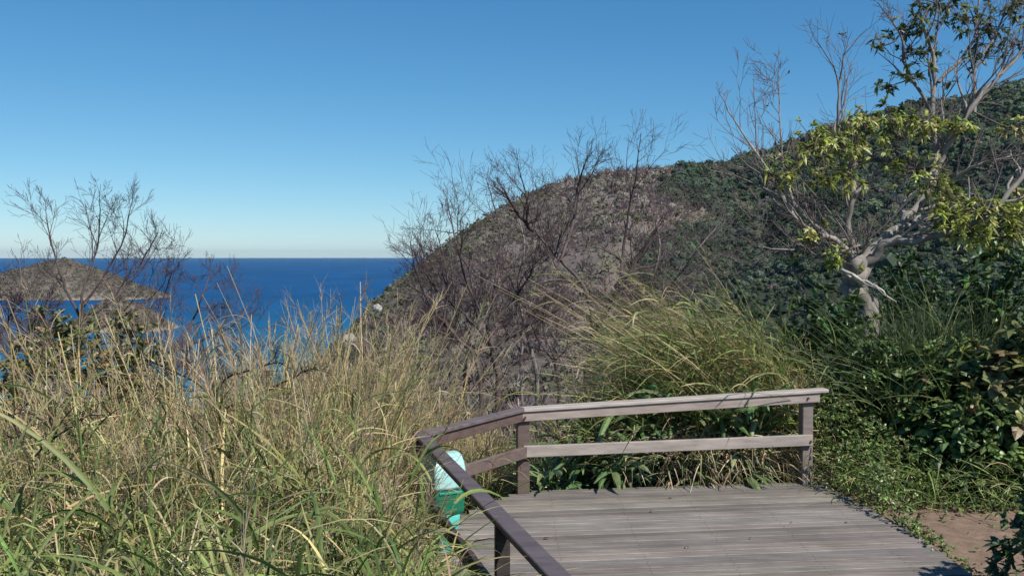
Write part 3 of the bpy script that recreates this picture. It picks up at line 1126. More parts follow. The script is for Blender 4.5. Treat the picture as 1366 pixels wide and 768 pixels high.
bare_tree('dark dead shrub low in the grass at bottom left', 5.0,
          [(60, 690), (45, 640), (38, 600)],
          [[(40, 610), (60, 585), (90, 560), (110, 545)], [(38, 600), (25, 570), (15, 540)], [(44, 640), (80, 620), (105, 590)]], .011, BG_, 4, name='dead_shrub', cat='shrub')

# ------------------------------------------------------------------ leaves
def rosettes(mb, pts, dirs, nl, L, wd, pal, wts=None, amt=.22, spread=.9, droop=.35, fold=.35, n=3, prof=prof_leaf, tipcol=None):
    """nl leaves around each point, radiating about its direction"""
    K = len(pts)
    base = np.repeat(pts, nl, 0)
    dd = np.repeat(nrm(dirs), nl, 0)
    r = nrm(rng.normal(size=(K * nl, 3)))
    d = nrm(dd * rng.uniform(.2, 1.0, (K * nl, 1)) + r * spread)
    g = np.zeros_like(d)
    g[:, 2] = -droop * rng.uniform(.3, 1.3, K * nl)
    LL = L * rng.uniform(.6, 1.25, K * nl)
    col = jit(pal, K, amt, wts)
    col = np.repeat(col, nl, 0) * (1 + rng.normal(size=(K * nl, 1)) * amt * .6)
    ribbon(mb, base, d, LL, g, wd * LL / L, n, np.clip(col, .005, .9), prof, .5, fold)


def shrub(label, name, px, py_top, d, wpx, pal, wts=None, nl=9, K=260, L=.13, wd=.06, hmin=None, group='shrubs right of the deck', depth_r=None, zoff=0, lean=0., droop=.35, stems=14, spread=.9, cat='shrub', boxy=2.2):
    c = P(px, py_top, d)
    zg = float(gz(c.x, c.y))
    h = max(.3, c.z - zg)
    rx = wpx / 2 / F * d
    ry = depth_r or rx * .8
    o = empty(name, (c.x, c.y, zg), label, cat, group)
    # cluster positions in an uneven dome
    a = rng.uniform(0, 6.283, K)
    uz = rng.uniform(.03, 1, K) ** (.6 if boxy > 3 else 1)
    rad = np.sqrt(np.clip(1 - (uz * .98) ** boxy, 0, 1)) * (.72 + .28 * sst(0, .3, uz))
    lum = 1 + .55 * fbm(np.cos(a) * 1.7 + c.x * 3, np.sin(a) * 1.7 + uz * 2.2 + c.y, 3)
    rr = rad * lum * rng.uniform(.25, 1, K) ** .42
    pts = np.stack([c.x + rx * rr * np.cos(a) + lean * uz * h, c.y + ry * rr * np.sin(a), zg + h * uz * lum * rng.uniform(.82, 1.02, K)], -1)
    dirs = pts - np.array((c.x, c.y, zg + h * .25))
    dirs[:, 2] += .25 * h
    mb = MB()
    base = Vector((c.x, c.y, zg - .03))
    for k in rng.choice(K, min(stems, K), replace=False):
        e = Vector(pts[k])
        m_ = base.lerp(e, .5) + Vector((RD.gauss(0, .06), RD.gauss(0, .06), h * .12))
        b0 = base + Vector((RD.gauss(0, .08), RD.gauss(0, .08), 0))
        mb.tube(catmull([b0, m_, e], 4), np.linspace(.014, .004, 9), 5, np.array((.11, .085, .06)) * RD.uniform(.6, 1.3))
    mb.build('stems', M['twig'], o, True)
    mb = MB()
    rosettes(mb, pts, dirs, nl, L, wd, pal, wts, droop=droop, spread=spread)
    mb.build('foliage', M['leaf'], o)
    return o


G_DARK = [(0.052, 0.11, 0.038), (0.075, 0.142, 0.049), (0.041, 0.081, 0.035), (0.109, 0.167, 0.052)]
G_MID = [(0.14, 0.21, 0.063), (0.175, 0.252, 0.077), (0.098, 0.161, 0.056), (0.294, 0.322, 0.105), (0.21, 0.154, 0.084)]
G_OLIVE = [(0.15, 0.18, 0.06), (0.195, 0.195, 0.075), (0.112, 0.143, 0.054), (0.3, 0.24, 0.105), (0.225, 0.165, 0.105)]

SG = 'shrubs right of the deck'
shrub('dark glossy leaved shrub at the foot of the grey tree', 'leafy_shrub', 1112, 402, 11.35, 170, G_DARK, None, 9, 330, .15, .065, group=SG)
shrub('dark shrub in the shade behind the grey tree trunk', 'leafy_shrub', 1222, 345, 13.2, 170, G_DARK, None, 8, 340, .14, .05, group=SG)
shrub('tall dark shrub at the right edge below the leafy boughs', 'leafy_shrub', 1345, 335, 11.0, 190, G_DARK, None, 8, 430, .13, .055, group=SG)
shrub('mid green broad leaved shrub right of the railing, with yellowed leaves', 'leafy_shrub', 1262, 462, 10.0, 180, G_MID, [3, 2, 4, .8, .4], 8, 480, .15, .085, group=SG)
shrub('broad leaved shrub at the right edge with olive and browned leaves', 'leafy_shrub', 1366, 440, 9.6, 170, G_OLIVE, [3, 2, 4, .5, .5], 8, 400, .15, .085, group=SG)
shrub('shaded low shrub on the bank just above the bare dirt', 'leafy_shrub', 1315, 530, 9.5, 190, G_MID, [3, 2, 5, .5, .2], 8, 330, .12, .06, group=SG)
shrub('thin leaved shrub beside the right end post of the railing', 'leafy_shrub', 1168, 450, 10.3, 140, G_MID, [3, 2, 5, .6, .2], 9, 330, .11, .032, group=SG)
shrub('dark bush at the bottom right corner that shades the deck edge', 'leafy_shrub', 1440, 632, 6.3, 215, G_DARK, None, 8, 330, .085, .035, group=SG)
shrub('olive brown leafy bush at far left behind the grass', 'leafy_shrub', 118, 440, 8.8, 270, [(.20, .20, .075), (.25, .215, .09), (.13, .155, .06), (.32, .23, .13), (.26, .17, .12)], [3, 2, 3, 1.2, 1], 8, 2400, .065, .034, group='bushes in the left grass', boxy=6)
shrub('brown half dried bush in the left grass', 'leafy_shrub', 75, 492, 7.4, 200, [(.25, .18, .15), (.20, .15, .13), (.16, .16, .08), (.32, .25, .18)], None, 7, 260, .07, .03, group='bushes in the left grass', stems=40)
shrub('green shrub half hidden in the leaning grass', 'leafy_shrub', 1000, 440, 12.2, 130, G_MID, None, 8, 170, .12, .045, group=SG)

# the leafy tree ---------------------------------------------------
TD = 12.0
tb = P(1146, 410, TD)
tree = empty('leafy_tree', (tb.x, tb.y, float(gz(tb.x, tb.y))), 'pale barked forked tree with sparse yellow green leaves at upper right', 'tree')
GREY = ((.15, .118, .118), (.27, .245, .225))
BT = Br(3, [5, 3, 3], wig=.14, up=.07, col=GREY, ratio=(.48, .78), ang=(.35, .85), rmin=.0024, seg=.13)
mt = MB()
tr = [Vector((tb.x, tb.y + .02, float(gz(tb.x, tb.y)) - .1))] + [P(1147, 412, TD), P(1144, 375, TD), P(1142, 345, TD)]
limb(mt, tr, .150, .13, BT, [], 0, kids=False, sides=12)
mt.build('trunk', M['bark'], tree, True)
LIMBS = [  # polyline (px,py,depth offset), r0, r1, children
    ([(1143, 352, 0), (1120, 325, -.2), (1085, 290, -.5), (1040, 262, -.6), (1005, 215, -.6), (972, 145, -.7)], .075, .010, 8),
    ([(1142, 345, 0), (1132, 300, .1), (1128, 250, .2), (1118, 190, .3), (1122, 130, .3), (1128, 75, .3)], .080, .010, 8),
    ([(1145, 352, 0), (1185, 322, .1), (1222, 290, .3), (1240, 235, .4), (1246, 160, .5), (1252, 90, .5), (1225, 25, .4)], .125, .022, 9),
    ([(1146, 358, 0), (1180, 338, -.2), (1230, 322, -.4), (1290, 300, -.5), (1345, 250, -.5), (1400, 205, -.5)], .105, .03, 8),
    ([(1236, 245, .4), (1265, 195, .3), (1300, 150, .2), (1345, 90, .1), (1390, 40, 0)], .075, .02, 9),
    ([(1128, 320, .0), (1100, 330, -.3), (1060, 335, -.6), (1020, 322, -.8)], .035, .007, 6),
    ([(1060, 275, -.55), (1045, 220, -.5), (1040, 150, -.4), (1040, 95, -.4)], .030, .006, 8),
    ([(1130, 270, .1), (1165, 225, .1), (1200, 190, -.1), (1235, 160, -.2)], .040, .010, 6),
    ([(1246, 150, .5), (1220, 95, .6), (1195, 50, .6), (1172, 5, .6)], .040, .008, 8),
    ([(1252, 110, .5), (1290, 60, .7), (1310, 10, .8), (1320, -50, .8)], .040, .010, 8),
    ([(1230, 270, .35), (1275, 240, .0), (1320, 220, -.3), (1366, 205, -.5)], .045, .014, 6),
    ([(1300, 150, .2), (1305, 95, .3), (1330, 40, .3), (1350, -15, .3)], .035, .008, 8),
    ([(1125, 325, -.1), (1090, 300, -.2), (1075, 255, -.4), (1085, 200, -.4)], .03, .007, 6)]
fan = random.Random(8)
for k in range(9):
    ex, ey = fan.uniform(1035, 1275), fan.uniform(195, 315)
    o_ = fan.uniform(-.9, .4)
    bx_, by_ = fan.uniform(1138, 1150), fan.uniform(325, 350)
    LIMBS.append(([(bx_, by_, -.05), (bx_ + (ex - bx_) * .4 + fan.uniform(-12, 12), by_ + (ey - by_) * .35 + fan.uniform(-5, 14), o_ * .5), (ex, ey, o_)], .026, .006, 2))
mb = MB()
tips, skel = [], []
for pts, r0, r1, nc in LIMBS:
    ps = [P(x_, y_, TD + o_) for x_, y_, o_ in pts]
    ps = [ps[0]] + [p_ + gv(.05) for p_ in ps[1:]]
    q_ = limb(mb, ps, r0 * .64, r1 * .75, BT, tips, nc + 3, .22, sides=8, Lc=min(1.45, .6 * (ps[-1] - ps[0]).length))
    skel += q_
mbt = mb
# a bleached dead branch in front of the fork
mb = MB()
B0 = Br(1, [2], wig=.1, col=((.42, .38, .34), (.50, .46, .41)), rmin=.004)
limb(mb, [P(1143, 372, TD - .18), P(1122, 359, TD - .35), P(1150, 374, TD - .5), P(1172, 384, TD - .6), P(1186, 398, TD - .6)], .028, .012, B0, [], 2, Lc=.4)
tag(mb.build('dead_branch', M['bark'], tree, True), 'short bleached dead branch at the fork')
# foliage clumps on the boughs
YG = [(.40, .44, .10), (.50, .53, .16), (.26, .31, .07), (.58, .57, .24), (.17, .21, .06)]
DG = [(0.081, 0.115, 0.047), (0.135, 0.176, 0.068), (0.101, 0.135, 0.061), (0.23, 0.27, 0.108)]
CL = [(1085, 195, -.4, 30, 17, 0), (1060, 215, -.6, 26, 9, 0), (1120, 190, -.2, 34, 20, 0), (1150, 170, .0, 30, 14, 0), (1190, 165, .0, 34, 18, 0),
      (1235, 165, -.1, 34, 18, 0), (1035, 235, -.7, 20, 6, 0), (1265, 170, .1, 22, 8, 0), (1220, 225, -.1, 32, 12, 0), (1250, 250, -.3, 28, 14, 0),
      (1130, 225, -.2, 34, 10, 0), (1100, 240, -.4, 22, 6, 0), (1275, 262, -.3, 18, 6, 0), (1265, 295, -.5, 26, 14, 0), (1310, 285, -.6, 36, 22, 0), (1345, 300, -.6, 36, 22, 0),
      (1330, 325, -.6, 26, 10, 0), (1290, 310, -.6, 30, 12, 0), (1085, 315, -.6, 24, 5, 0), (1115, 345, -.2, 24, 8, 0), (1365, 278, -.4, 26, 12, 0),
      (1205, 40, .6, 26, 10, 1), (1235, 25, .5, 30, 14, 1), (1225, 70, .6, 26, 12, 1), (1285, 25, .7, 34, 16, 1), (1320, 35, .7, 34, 14, 1), (1250, 5, .7, 30, 14, 1),
      (1300, 75, .4, 30, 10, 1), (1345, 20, .3, 28, 10, 1), (1185, 115, .5, 18, 6, 1), (1215, 105, .5, 24, 8, 1), (1355, 60, .2, 22, 6, 1), (1175, 62, .5, 16, 4, 1), (1355, 170, 0, 20, 6, 0), (1370, 5, .4, 30, 12, 1)]
sk = np.array([tuple(p) for p in skel])
tp = np.array([tuple(t[0]) for t in tips])
mbf = MB()
for (px, py, od, rad, nk, kind) in CL:
    nk = int(nk * (1.75 if kind == 0 else 1.0)) + 1
    rad *= .85
    c = P(px, py, TD + od)
    R_ = rad / F * TD
    pts = np.array([tuple(c + Vector((RD.gauss(0, R_ * .55), RD.gauss(0, R_ * .7), RD.gauss(0, R_ * .42)))) for _ in range(nk)])
    anchor = Vector(sk[np.argmin(np.linalg.norm(sk - np.array(c), axis=1))])
    mid = anchor.lerp(c, .6) + gv(.05)
    mbt.tube(catmull([anchor, mid, c], 4), np.linspace(.012, .006, 9), 5, np.array((.12, .095, .085)))
    for p in pts:
        p = Vector(p)
        m_ = c.lerp(p, .5) + gv(.03)
        mbt.tube([c, m_, p], [.006, .0045, .003], 4, np.array((.11, .085, .075)) * RD.uniform(.7, 1.3))
    dirs = pts - np.array(c) + np.array((0, -.05, .15))
    rosettes(mbf, pts, dirs, 9, .10, .036, YG if kind == 0 else DG, [3, 3, 3, 1.5, 2] if kind == 0 else None, amt=.2, droop=.45, spread=.95)
# stray leaves on some twig tips
sel = rng.random(len(tp)) < .012
rosettes(mbf, tp[sel], np.tile((0, 0, 1.), (sel.sum(), 1)), 3, .07, .026, DG, None, amt=.2, droop=.4)
mbt.build('branches', M['twig'], tree, True)
mbf.build('foliage', M['sparse_leaf'], tree)
bare_tree('bare twiggy sapling in the gap left of the grey tree', 13.0,
          [(1075, 420), (1065, 370), (1050, 330)], [[(1055, 340), (1020, 300), (985, 260)], [(1050, 330), (1040, 280), (1010, 250)], [(1060, 355), (1010, 350), (975, 365)]],
          .022, Br(3, [5, 4, 3], wig=.2, up=.04, col=BARK_PALE, rmin=.0028), 6)

# ------------------------------------------------------------------ grasses
STRAW = [(.62, .51, .25), (.55, .45, .21), (.68, .58, .34), (.43, .33, .17)]
GREEN = [(.20, .26, .075), (.15, .215, .06), (.28, .32, .105), (.11, .165, .05)]
DRYB = [(.36, .275, .165), (.26, .19, .12), (.46, .37, .225), (.17, .125, .085)]


def in_grass(x, y):
    """the grass stands left of the railing and beyond it"""
    rx = np.where(y > 7.75, -.727 + (y - 7.75) * .615, rail_x(y))
    return x < rx - .16 - .3 * sst(7.2, 7.9, y) * (1 - sst(8.6, 9.2, y))


def pxof(x, y): return 683 + F * x / y


def tall_grass(mb, x, y, hmean, green, lean=(0, 0), leaf_n=7, leafL=.6, leafW=.02, hj=.18, panicle=.1, culm_w=.009, cap=True):
    n = len(x)
    z = gz(x, y)
    base = np.stack([x, y, z - .03], -1)
    H = hmean * np.clip(1 + rng.normal(size=n) * hj, .5, 1.4)
    H0 = H
    if cap:
        H = cap_h(x, y, H)
    leafL = (leafL * np.clip(H / H0, .35, 1))[:, None]
    if cap and (H < .12).any():
        k_ = H >= .12
        return tall_grass(mb, x[k_], y[k_], H[k_], green, lean, leaf_n, float(leafL.max()), leafW, .0, panicle, culm_w, cap)
    d = np.stack([rng.normal(size=n) * .13 + lean[0], rng.normal(size=n) * .13 + lean[1], np.ones(n)], -1)
    g = np.stack([rng.normal(size=n) * .14 + lean[0] * .6, rng.normal(size=n) * .14 + lean[1] * .6, -.06 - .1 * rng.random(n)], -1)
    isg = rng.random(n) < green
    col = np.where(isg[:, None], jit([(.17, .19, .06), (.22, .22, .08), (.13, .15, .045)], n, .18), jit(STRAW, n, .18))
    w_ = culm_w * rng.uniform(.7, 1.3, n)
    for k in range(2):                              # two crossed ribbons make a culm
        ribbon(mb, base, d, H, g, w_, 5, col, prof_stem, .0 if k == 0 else 1.4)
    # leaves along the culms
    m = leaf_n
    ss = rng.uniform(.12, .93, (n, m))
    bp = base[:, None] + H[:, None, None] * (d[:, None] * ss[..., None] + g[:, None] * (ss ** 2)[..., None])
    td = nrm(d[:, None] + 2 * g[:, None] * ss[..., None])
    a = rng.uniform(0, 6.283, (n, m))
    out = np.stack([np.cos(a), np.sin(a), np.zeros_like(a)], -1)
    op = rng.uniform(.3, .9, (n, m, 1))
    dl = nrm(td + out * op + np.array((lean[0], lean[1], 0)) * .5).reshape(-1, 3)
    LL = (leafL * rng.uniform(.5, 1.35, (n, m)) * (.75 + .4 * (1 - ss))).reshape(-1)
    gl = np.zeros((n * m, 3))
    gl[:, 2] = -rng.uniform(.15, .85, n * m)
    gl[:, :2] += out.reshape(-1, 3)[:, :2] * rng.uniform(0, .35, (n * m, 1))
    low = (ss.reshape(-1) < .42) & (rng.random(n * m) < .75)
    lg = np.repeat(isg, m) & ~low
    cl = np.where(lg[:, None], jit(GREEN, n * m, .22), np.where((rng.random(n * m) < .5)[:, None], jit(STRAW, n * m, .25), jit(DRYB, n * m, .25)))
    gl[low & ~lg, 2] -= .35
    wl = leafW * rng.uniform(.5, 1.3, n * m) * np.where(lg, 1.1, .7)
    tipc = np.where((rng.random(n * m) < .35)[:, None], jit(STRAW, n * m, .2), cl)
    ribbon(mb, bp.reshape(-1, 3), dl, LL, gl, wl, 6, cl, prof_blade, .6, fold=.3, tipcol=tipc)
    # airy seed heads
    ip = np.where(rng.random(n) < panicle)[0]
    if len(ip):
        nn = 26
        ex = rng.uniform(.78, 1.0, (len(ip), nn))
        bp = base[ip][:, None] + H[ip][:, None, None] * (d[ip][:, None] * ex[..., None] + g[ip][:, None] * (ex ** 2)[..., None])
        td = nrm(d[ip][:, None] + 2 * g[ip][:, None] * ex[..., None])
        dl = nrm(td + rng.normal(size=td.shape) * .33).reshape(-1, 3)
        gl = np.zeros_like(dl)
        gl[:, 2] = -.15
        ribbon(mb, bp.reshape(-1, 3), dl, rng.uniform(.05, .2, len(dl)), gl, np.full(len(dl), .0042), 2, jit([(.42, .34, .22), (.36, .27, .2), (.5, .42, .28)], len(dl), .15), prof_stem, .8)


YL = np.array([(430, -900), (490, 515), (530, 612), (560, 715), (600, 775), (640, 810), (720, 960), (900, 1400)], float)


def cap_h(x, y, h):
    """the grass is trampled low along the outside of the near railing"""
    lim = np.interp(pxof(x, y), YL[:, 0], YL[:, 1])
    zmax = np.where(y < 7.9, CAM.z - (lim - 341) / F * y, 9)
    return np.clip(np.minimum(h, (zmax - gz(x, y)) * .88), .0, None)


def tangle(mb, x, y, hmax, L, wd, pal, wts=None, flat=.6, n=4):
    """loose leaves low down, lying in every direction"""
    k = len(x)
    z = gz(x, y) + cap_h(x, y, np.full(k, hmax)) * .9 * rng.random(k) ** 1.4
    base = np.stack([x, y, z], -1)
    a = rng.uniform(0, 6.283, k)
    d = nrm(np.stack([np.cos(a), np.sin(a), rng.normal(size=k) * .45 + (1 - flat)], -1))
    g = np.zeros((k, 3))
    g[:, 2] = -rng.uniform(.1, .7, k)
    ribbon(mb, base, d, L * rng.uniform(.5, 1.4, k), g, wd * rng.uniform(.5, 1.3, k), n, jit(pal, k, .25, wts), prof_blade, .8, fold=.25)


def wedge(n, pxlo, pxhi, ylo, yhi, flt=True, pw=1.0):
    px = rng.uniform(pxlo, pxhi, n)
    y = ylo + (yhi - ylo) * rng.random(n) ** pw
    x = (px - 683) / F * y
    if flt:
        m = in_grass(x, y)
        x, y = x[m], y[m]
    return x, y


mb = MB()
# near, low, green arching leaves at bottom left
x, y = wedge(900, -120, 700, 2.7, 4.6)
tall_grass(mb, x, y, 1.02, .75, (-.04, 0), 8, .60, .017, .2, .02)
# middle band
x, y = wedge(1500, -80, 720, 4.4, 6.6)
tall_grass(mb, x, y, 1.40, .40, (-.03, 0), 8, .52, .0145, .2, .06)
# taller straw further out
x, y = wedge(1500, -60, 620, 6.3, 8.6)
h = 1.80 + .12 * sst(280, 430, pxof(x, y)) - .22 * sst(260, 200, pxof(x, y))
tall_grass(mb, x, y, h, .26, (.02, 0), 6, .40, .0115, .17, .14, .0115)
x, y = wedge(1300, -40, 680, 8.4, 11.0)
h = 1.85 + .15 * sst(280, 430, pxof(x, y)) - .5 * sst(270, 200, pxof(x, y)) - .75 * sst(540, 640, pxof(x, y))
tall_grass(mb, x, y, h, .18, (.0, 0), 6, .38, .011, .17, .14)
x, y = wedge(150, -60, 600, 3.2, 6.0)
tall_grass(mb, x, y, 1.2, .9, (-.10, 0), 9, .68, .022, .2, 0)
x, y = wedge(420, -20, 560, 4.6, 8.0)                   # bare straw culms standing among the leaves
tall_grass(mb, x, y, 1.75, .12, (-.04, 0), 3, .3, .010, .16, .25, .0125)
n_ = 60                                                # dry blades at the foot of the near post
bx = np.array((rail_x(5.2) - .06, 5.2, -.2)) + rng.normal(size=(n_, 3)) * np.array((.06, .12, .05))
ribbon(mb, bx, nrm(np.stack([rng.normal(size=n_) * .35 + .12, rng.normal(size=n_) * .3, np.ones(n_)], -1)), rng.uniform(.35, .75, n_), np.stack([rng.normal(size=n_) * .2, rng.normal(size=n_) * .2, -.3 * rng.random(n_)], -1), np.full(n_, .012), 5, jit(DRYB + GREEN, n_, .2), prof_blade, .6)
# the tallest pale stalks in the middle
x, y = wedge(190, 400, 580, 7.7, 9.2)
tall_grass(mb, x, y, 2.35, .08, (.02, 0), 5, .3, .010, .13, .7, .012, cap=False)
x, y = wedge(70, 300, 470, 7.0, 9.0)
tall_grass(mb, x, y, 2.05, .1, (-.05, 0), 5, .32, .010, .13, .8, .011)
x, y = wedge(110, 5, 340, 6.0, 8.4)
tall_grass(mb, x, y, 2.3, .12, (-.10, 0), 5, .34, .011, .14, .6, .013)
# dry tangle low down
for (n_, a, b, c, d_, hm) in ((5500, -100, 700, 2.6, 5.0, .7), (7500, -80, 720, 4.6, 8.0, 1.0), (7000, -60, 720, 7.5, 11.5, 1.1)):
    x, y = wedge(n_, a, b, c, d_)
    tangle(mb, x, y, hm, .42, .011, DRYB + STRAW[:3] + GREEN[:2], [3, 3, 3, 3, 2, 2, 1, 1, 1])
tag(mb.build('tall_grass', M['grass']), 'tall green and straw coloured grass left of the railing', 'grass', kind='stuff')

# grass behind the far rail, between it and the bare trees
mb = MB()
x, y = wedge(1300, 560, 1120, 9.8, 12.6, False)
h = np.where(pxof(x, y) < 830, 1.12, 1.15)
tall_grass(mb, x, y, h, .5, (-.15, 0), 7, .55, .015, .2, .03, cap=False)
x, y = wedge(6500, 560, 1110, 9.75, 13, False)
tangle(mb, x, y, .8, .45, .014, STRAW[:3] + GREEN + DRYB, [2.5, 2.5, 2, 2.5, 2.5, 2.5, 2, .6, .4, .8, .2])
tag(mb.build('bank_grass', M['grass']), 'mixed green and dry grass on the bank behind the far rail', 'grass', kind='stuff')

# wind-leaned grass on the right
mb = MB()


def leaning(n, pxlo, pxhi, ylo, yhi, L, lean, pal, wts, wd=.011):
    px = rng.uniform(pxlo, pxhi, n)
    y = rng.uniform(ylo, yhi, n)
    x = (px - 683) / F * y
    z = gz(x, y)
    base = np.stack([x, y, z], -1)
    d = nrm(np.stack([-lean * rng.uniform(.2, 1.35, n), rng.normal(size=n) * .24 - .05, np.ones(n)], -1))
    g = np.stack([-.18 * rng.random(n) - .05, rng.normal(size=n) * .06, -.12 - .22 * rng.random(n)], -1)
    ribbon(mb, base, d, L * rng.uniform(.6, 1.2, n), g, wd * rng.uniform(.6, 1.4, n), 6, jit(pal, n, .22, wts), prof_blade, .6, fold=.25)


WG = [(.60, .50, .22), (.54, .46, .20), (.66, .57, .30)] + [(.16, .19, .06), (.12, .15, .05), (.20, .22, .08), (.09, .12, .04)] + [(.44, .44, .15), (.52, .48, .18)]
leaning(420, 955, 1060, 10.3, 12.6, 2.3, .8, WG, [2, 2, 1, 2.5, 2.5, 2, 1.5, 3, 2.5])
leaning(420, 960, 1130, 10.3, 12.5, 1.6, .55, WG, [1, 1, .5, 3, 3, 2, 3, 2, 1])
leaning(500, 860, 1100, 9.9, 11.0, 1.0, .7, WG, [2, 2, 1, 2, 3, 2, 2, 3, 2])
leaning(260, 965, 1070, 10.2, 12.4, 2.5, 1.0, STRAW, None, .010)
px = rng.uniform(900, 1125, 420)
y = rng.uniform(10.0, 12.6, 420)
x = (px - 683) / F * y
tall_grass(mb, x, y, 1.75 - .8 * sst(990, 900, px) - .3 * sst(1030, 1100, px), .5, (-.5, -.05), 8, .5, .015, .26, .25, cap=False)
x2 = rng.uniform(905, 1130, 230)
y2 = rng.uniform(9.9, 11.8, 230)
tall_grass(mb, (x2 - 683) / F * y2, y2, 1.15 + .35 * sst(930, 1000, x2), 1.0, (-.3, -.05), 9, .62, .024, .25, 0, cap=False)
leaning(150, 955, 1075, 10.2, 12.0, 2.35, 1.15, STRAW, None, .010)
leaning(200, 880, 1000, 10.0, 11.4, 1.3, 1.0, STRAW[:3] + GREEN[:1], None, .010)
tag(mb.build('windblown_grass', M['grass']), 'long yellow green grass leaning left behind the right half of the far rail', 'grass', kind='stuff')

# dark reeds among the shrubs
mb = MB()
px = rng.uniform(1170, 1330, 1300)
y = rng.uniform(9.9, 11.6, 1300)
x = (px - 683) / F * y
n_ = len(x)
base = np.stack([x, y, gz(x, y) + .2], -1)
d = nrm(np.stack([rng.normal(size=n_) * .35 - .1, rng.normal(size=n_) * .25 - .15, np.ones(n_)], -1))
g = np.stack([rng.normal(size=n_) * .25, rng.normal(size=n_) * .15, -.5 * rng.random(n_) - .1], -1)
ribbon(mb, base, d, rng.uniform(1.2, 2.3, n_), g, .020 * rng.uniform(.6, 1.3, n_), 7, jit([(.07, .105, .04), (.09, .125, .05), (.13, .155, .06)], n_, .2), prof_blade, .6, fold=.3)
tag(mb.build('reed_grass', M['grass']), 'dark arching reed grass growing among the shrubs on the right', 'grass', kind='stuff')

# ------------------------------------------------------------------ strap leaved plants behind the rails
for k, (px, py, d, nlv, LL, lab) in enumerate([
        (690, 640, 9.62, 22, .62, 'strap leaved plant by the left post of the far rail, outside the corner'),
        (735, 655, 9.55, 26, .62, 'strap leaved plant just right of the left post'),
        (775, 650, 9.95, 26, .70, 'tallest strap leaved plant, its leaves showing over the lower rail'),
        (822, 655, 9.68, 26, .62, 'strap leaved plant behind the left third of the lower rail'),
        (868, 652, 9.9, 24, .66, 'strap leaved plant behind the middle of the lower rail'),
        (912, 655, 9.75, 20, .55, 'strap leaved plant right of the middle of the lower rail'),
        (1030, 650, 10.3, 22, .58, 'strap leaved plant near the right end post of the far rail'),
        (655, 600, 10.2, 22, .7, 'strap leaved plant seen above the middle slanting rail'),
        (798, 600, 10.6, 26, .75, 'strap leaved plant standing high behind the far rail, seen between its two rails'),
        (735, 590, 10.3, 26, .72, 'strap leaved plant standing high just right of the left post'),
        (848, 592, 10.2, 26, .72, 'strap leaved plant seen through the middle of the gap between the two far rails'),
        (905, 590, 10.1, 24, .66, 'strap leaved plant seen in the gap between the far rails, under the leaning grass'),
        (962, 600, 9.95, 24, .62, 'strap leaved plant above the heap of dead grass blades'),
        (1012, 590, 10.0, 24, .62, 'strap leaved plant seen in the gap between the far rails nearest the right post'),
        (985, 650, 9.72, 20, .55, 'low strap leaved plant spilling over the deck edge beside the dead grass'),
        (610, 660, 9.1, 20, .6, 'strap leaved plant in the grass beyond the corner post')]):
    c = P(px, py, d)
    zg = float(gz(c.x, c.y))
    rise = .30 if py < 610 else .0
    o = empty('strap_leaf_plant', (c.x, c.y, zg), lab, 'plant', 'strap leaved plants behind the railing')
    mb = MB()
    n_ = nlv * 2
    a = rng.uniform(0, 6.283, n_)
    a = np.where(rng.random(n_) < .45, rng.normal(size=n_) * .7 - 1.57, a)
    el = rng.uniform(.25, 1.6, n_)
    d_ = nrm(np.stack([np.cos(a), np.sin(a), el], -1))
    g = np.zeros((n_, 3))
    g[:, 2] = -rng.uniform(.25, .8, n_)
    b_ = np.array((c.x, c.y, zg)) + np.stack([rng.normal(size=n_) * .05, rng.normal(size=n_) * .05, rng.uniform(.05, .5, n_) + rise], -1)
    ribbon(mb, b_, d_, LL * rng.uniform(.6, 1.3, n_), g, .066 * rng.uniform(.6, 1.2, n_), 7,
           jit([(.14, .23, .085), (.10, .175, .065), (.20, .28, .12), (.33, .36, .18)], n_, .18, [3, 3, 2, 1]), lambda s: np.sin(np.pi * np.clip(s * .93 + .06, 0, 1)) ** .75, .45, fold=.4)
    mb.build('leaves', M['leaf'], o)
    mb = MB()
    mb.tube([(c.x, c.y, zg - .03), (c.x + .01, c.y, zg + .3), (c.x - .01, c.y, zg + .55 + rise)], [.016, .013, .009], 6, (.09, .11, .05))
    mb.build('stem', M['twig'], o, True)

# dry fallen blades spilling over the far edge of the deck
mb = MB()
px = rng.uniform(800, 1085, 1500)
px = np.where(rng.random(1500) < .3, px, 890 + (px - 800) / 285 * 195)
y = rng.uniform(9.35, 10.0, 1500)
x = (px - 683) / F * y
y = y + (x - .1) * .05
base = np.stack([x, y, rng.uniform(.0, .42, 1500)], -1)
n_ = 1500
a = rng.uniform(0, 6.283, n_)
d = nrm(np.stack([np.cos(a), np.sin(a) - .25, rng.uniform(.05, .7, n_)], -1))
g = np.zeros((n_, 3))
g[:, 2] = -rng.uniform(.3, .9, n_)
ok = base[:, 1] > 9.2 + .131 * base[:, 0]
ribbon(mb, base[ok], d[ok], rng.uniform(.2, .55, n_)[ok], g[ok], .017 * rng.uniform(.5, 1.3, n_)[ok], 5, jit([(.56, .46, .30), (.44, .35, .23), (.64, .55, .38), (.26, .20, .13), (.30, .30, .12)], n_, .2)[ok], prof_blade, .8, fold=.4)
tag(mb.build('dry_grass', M['grass']), 'pale dead grass blades heaped along the far deck edge by the right post', 'dry grass', kind='stuff')

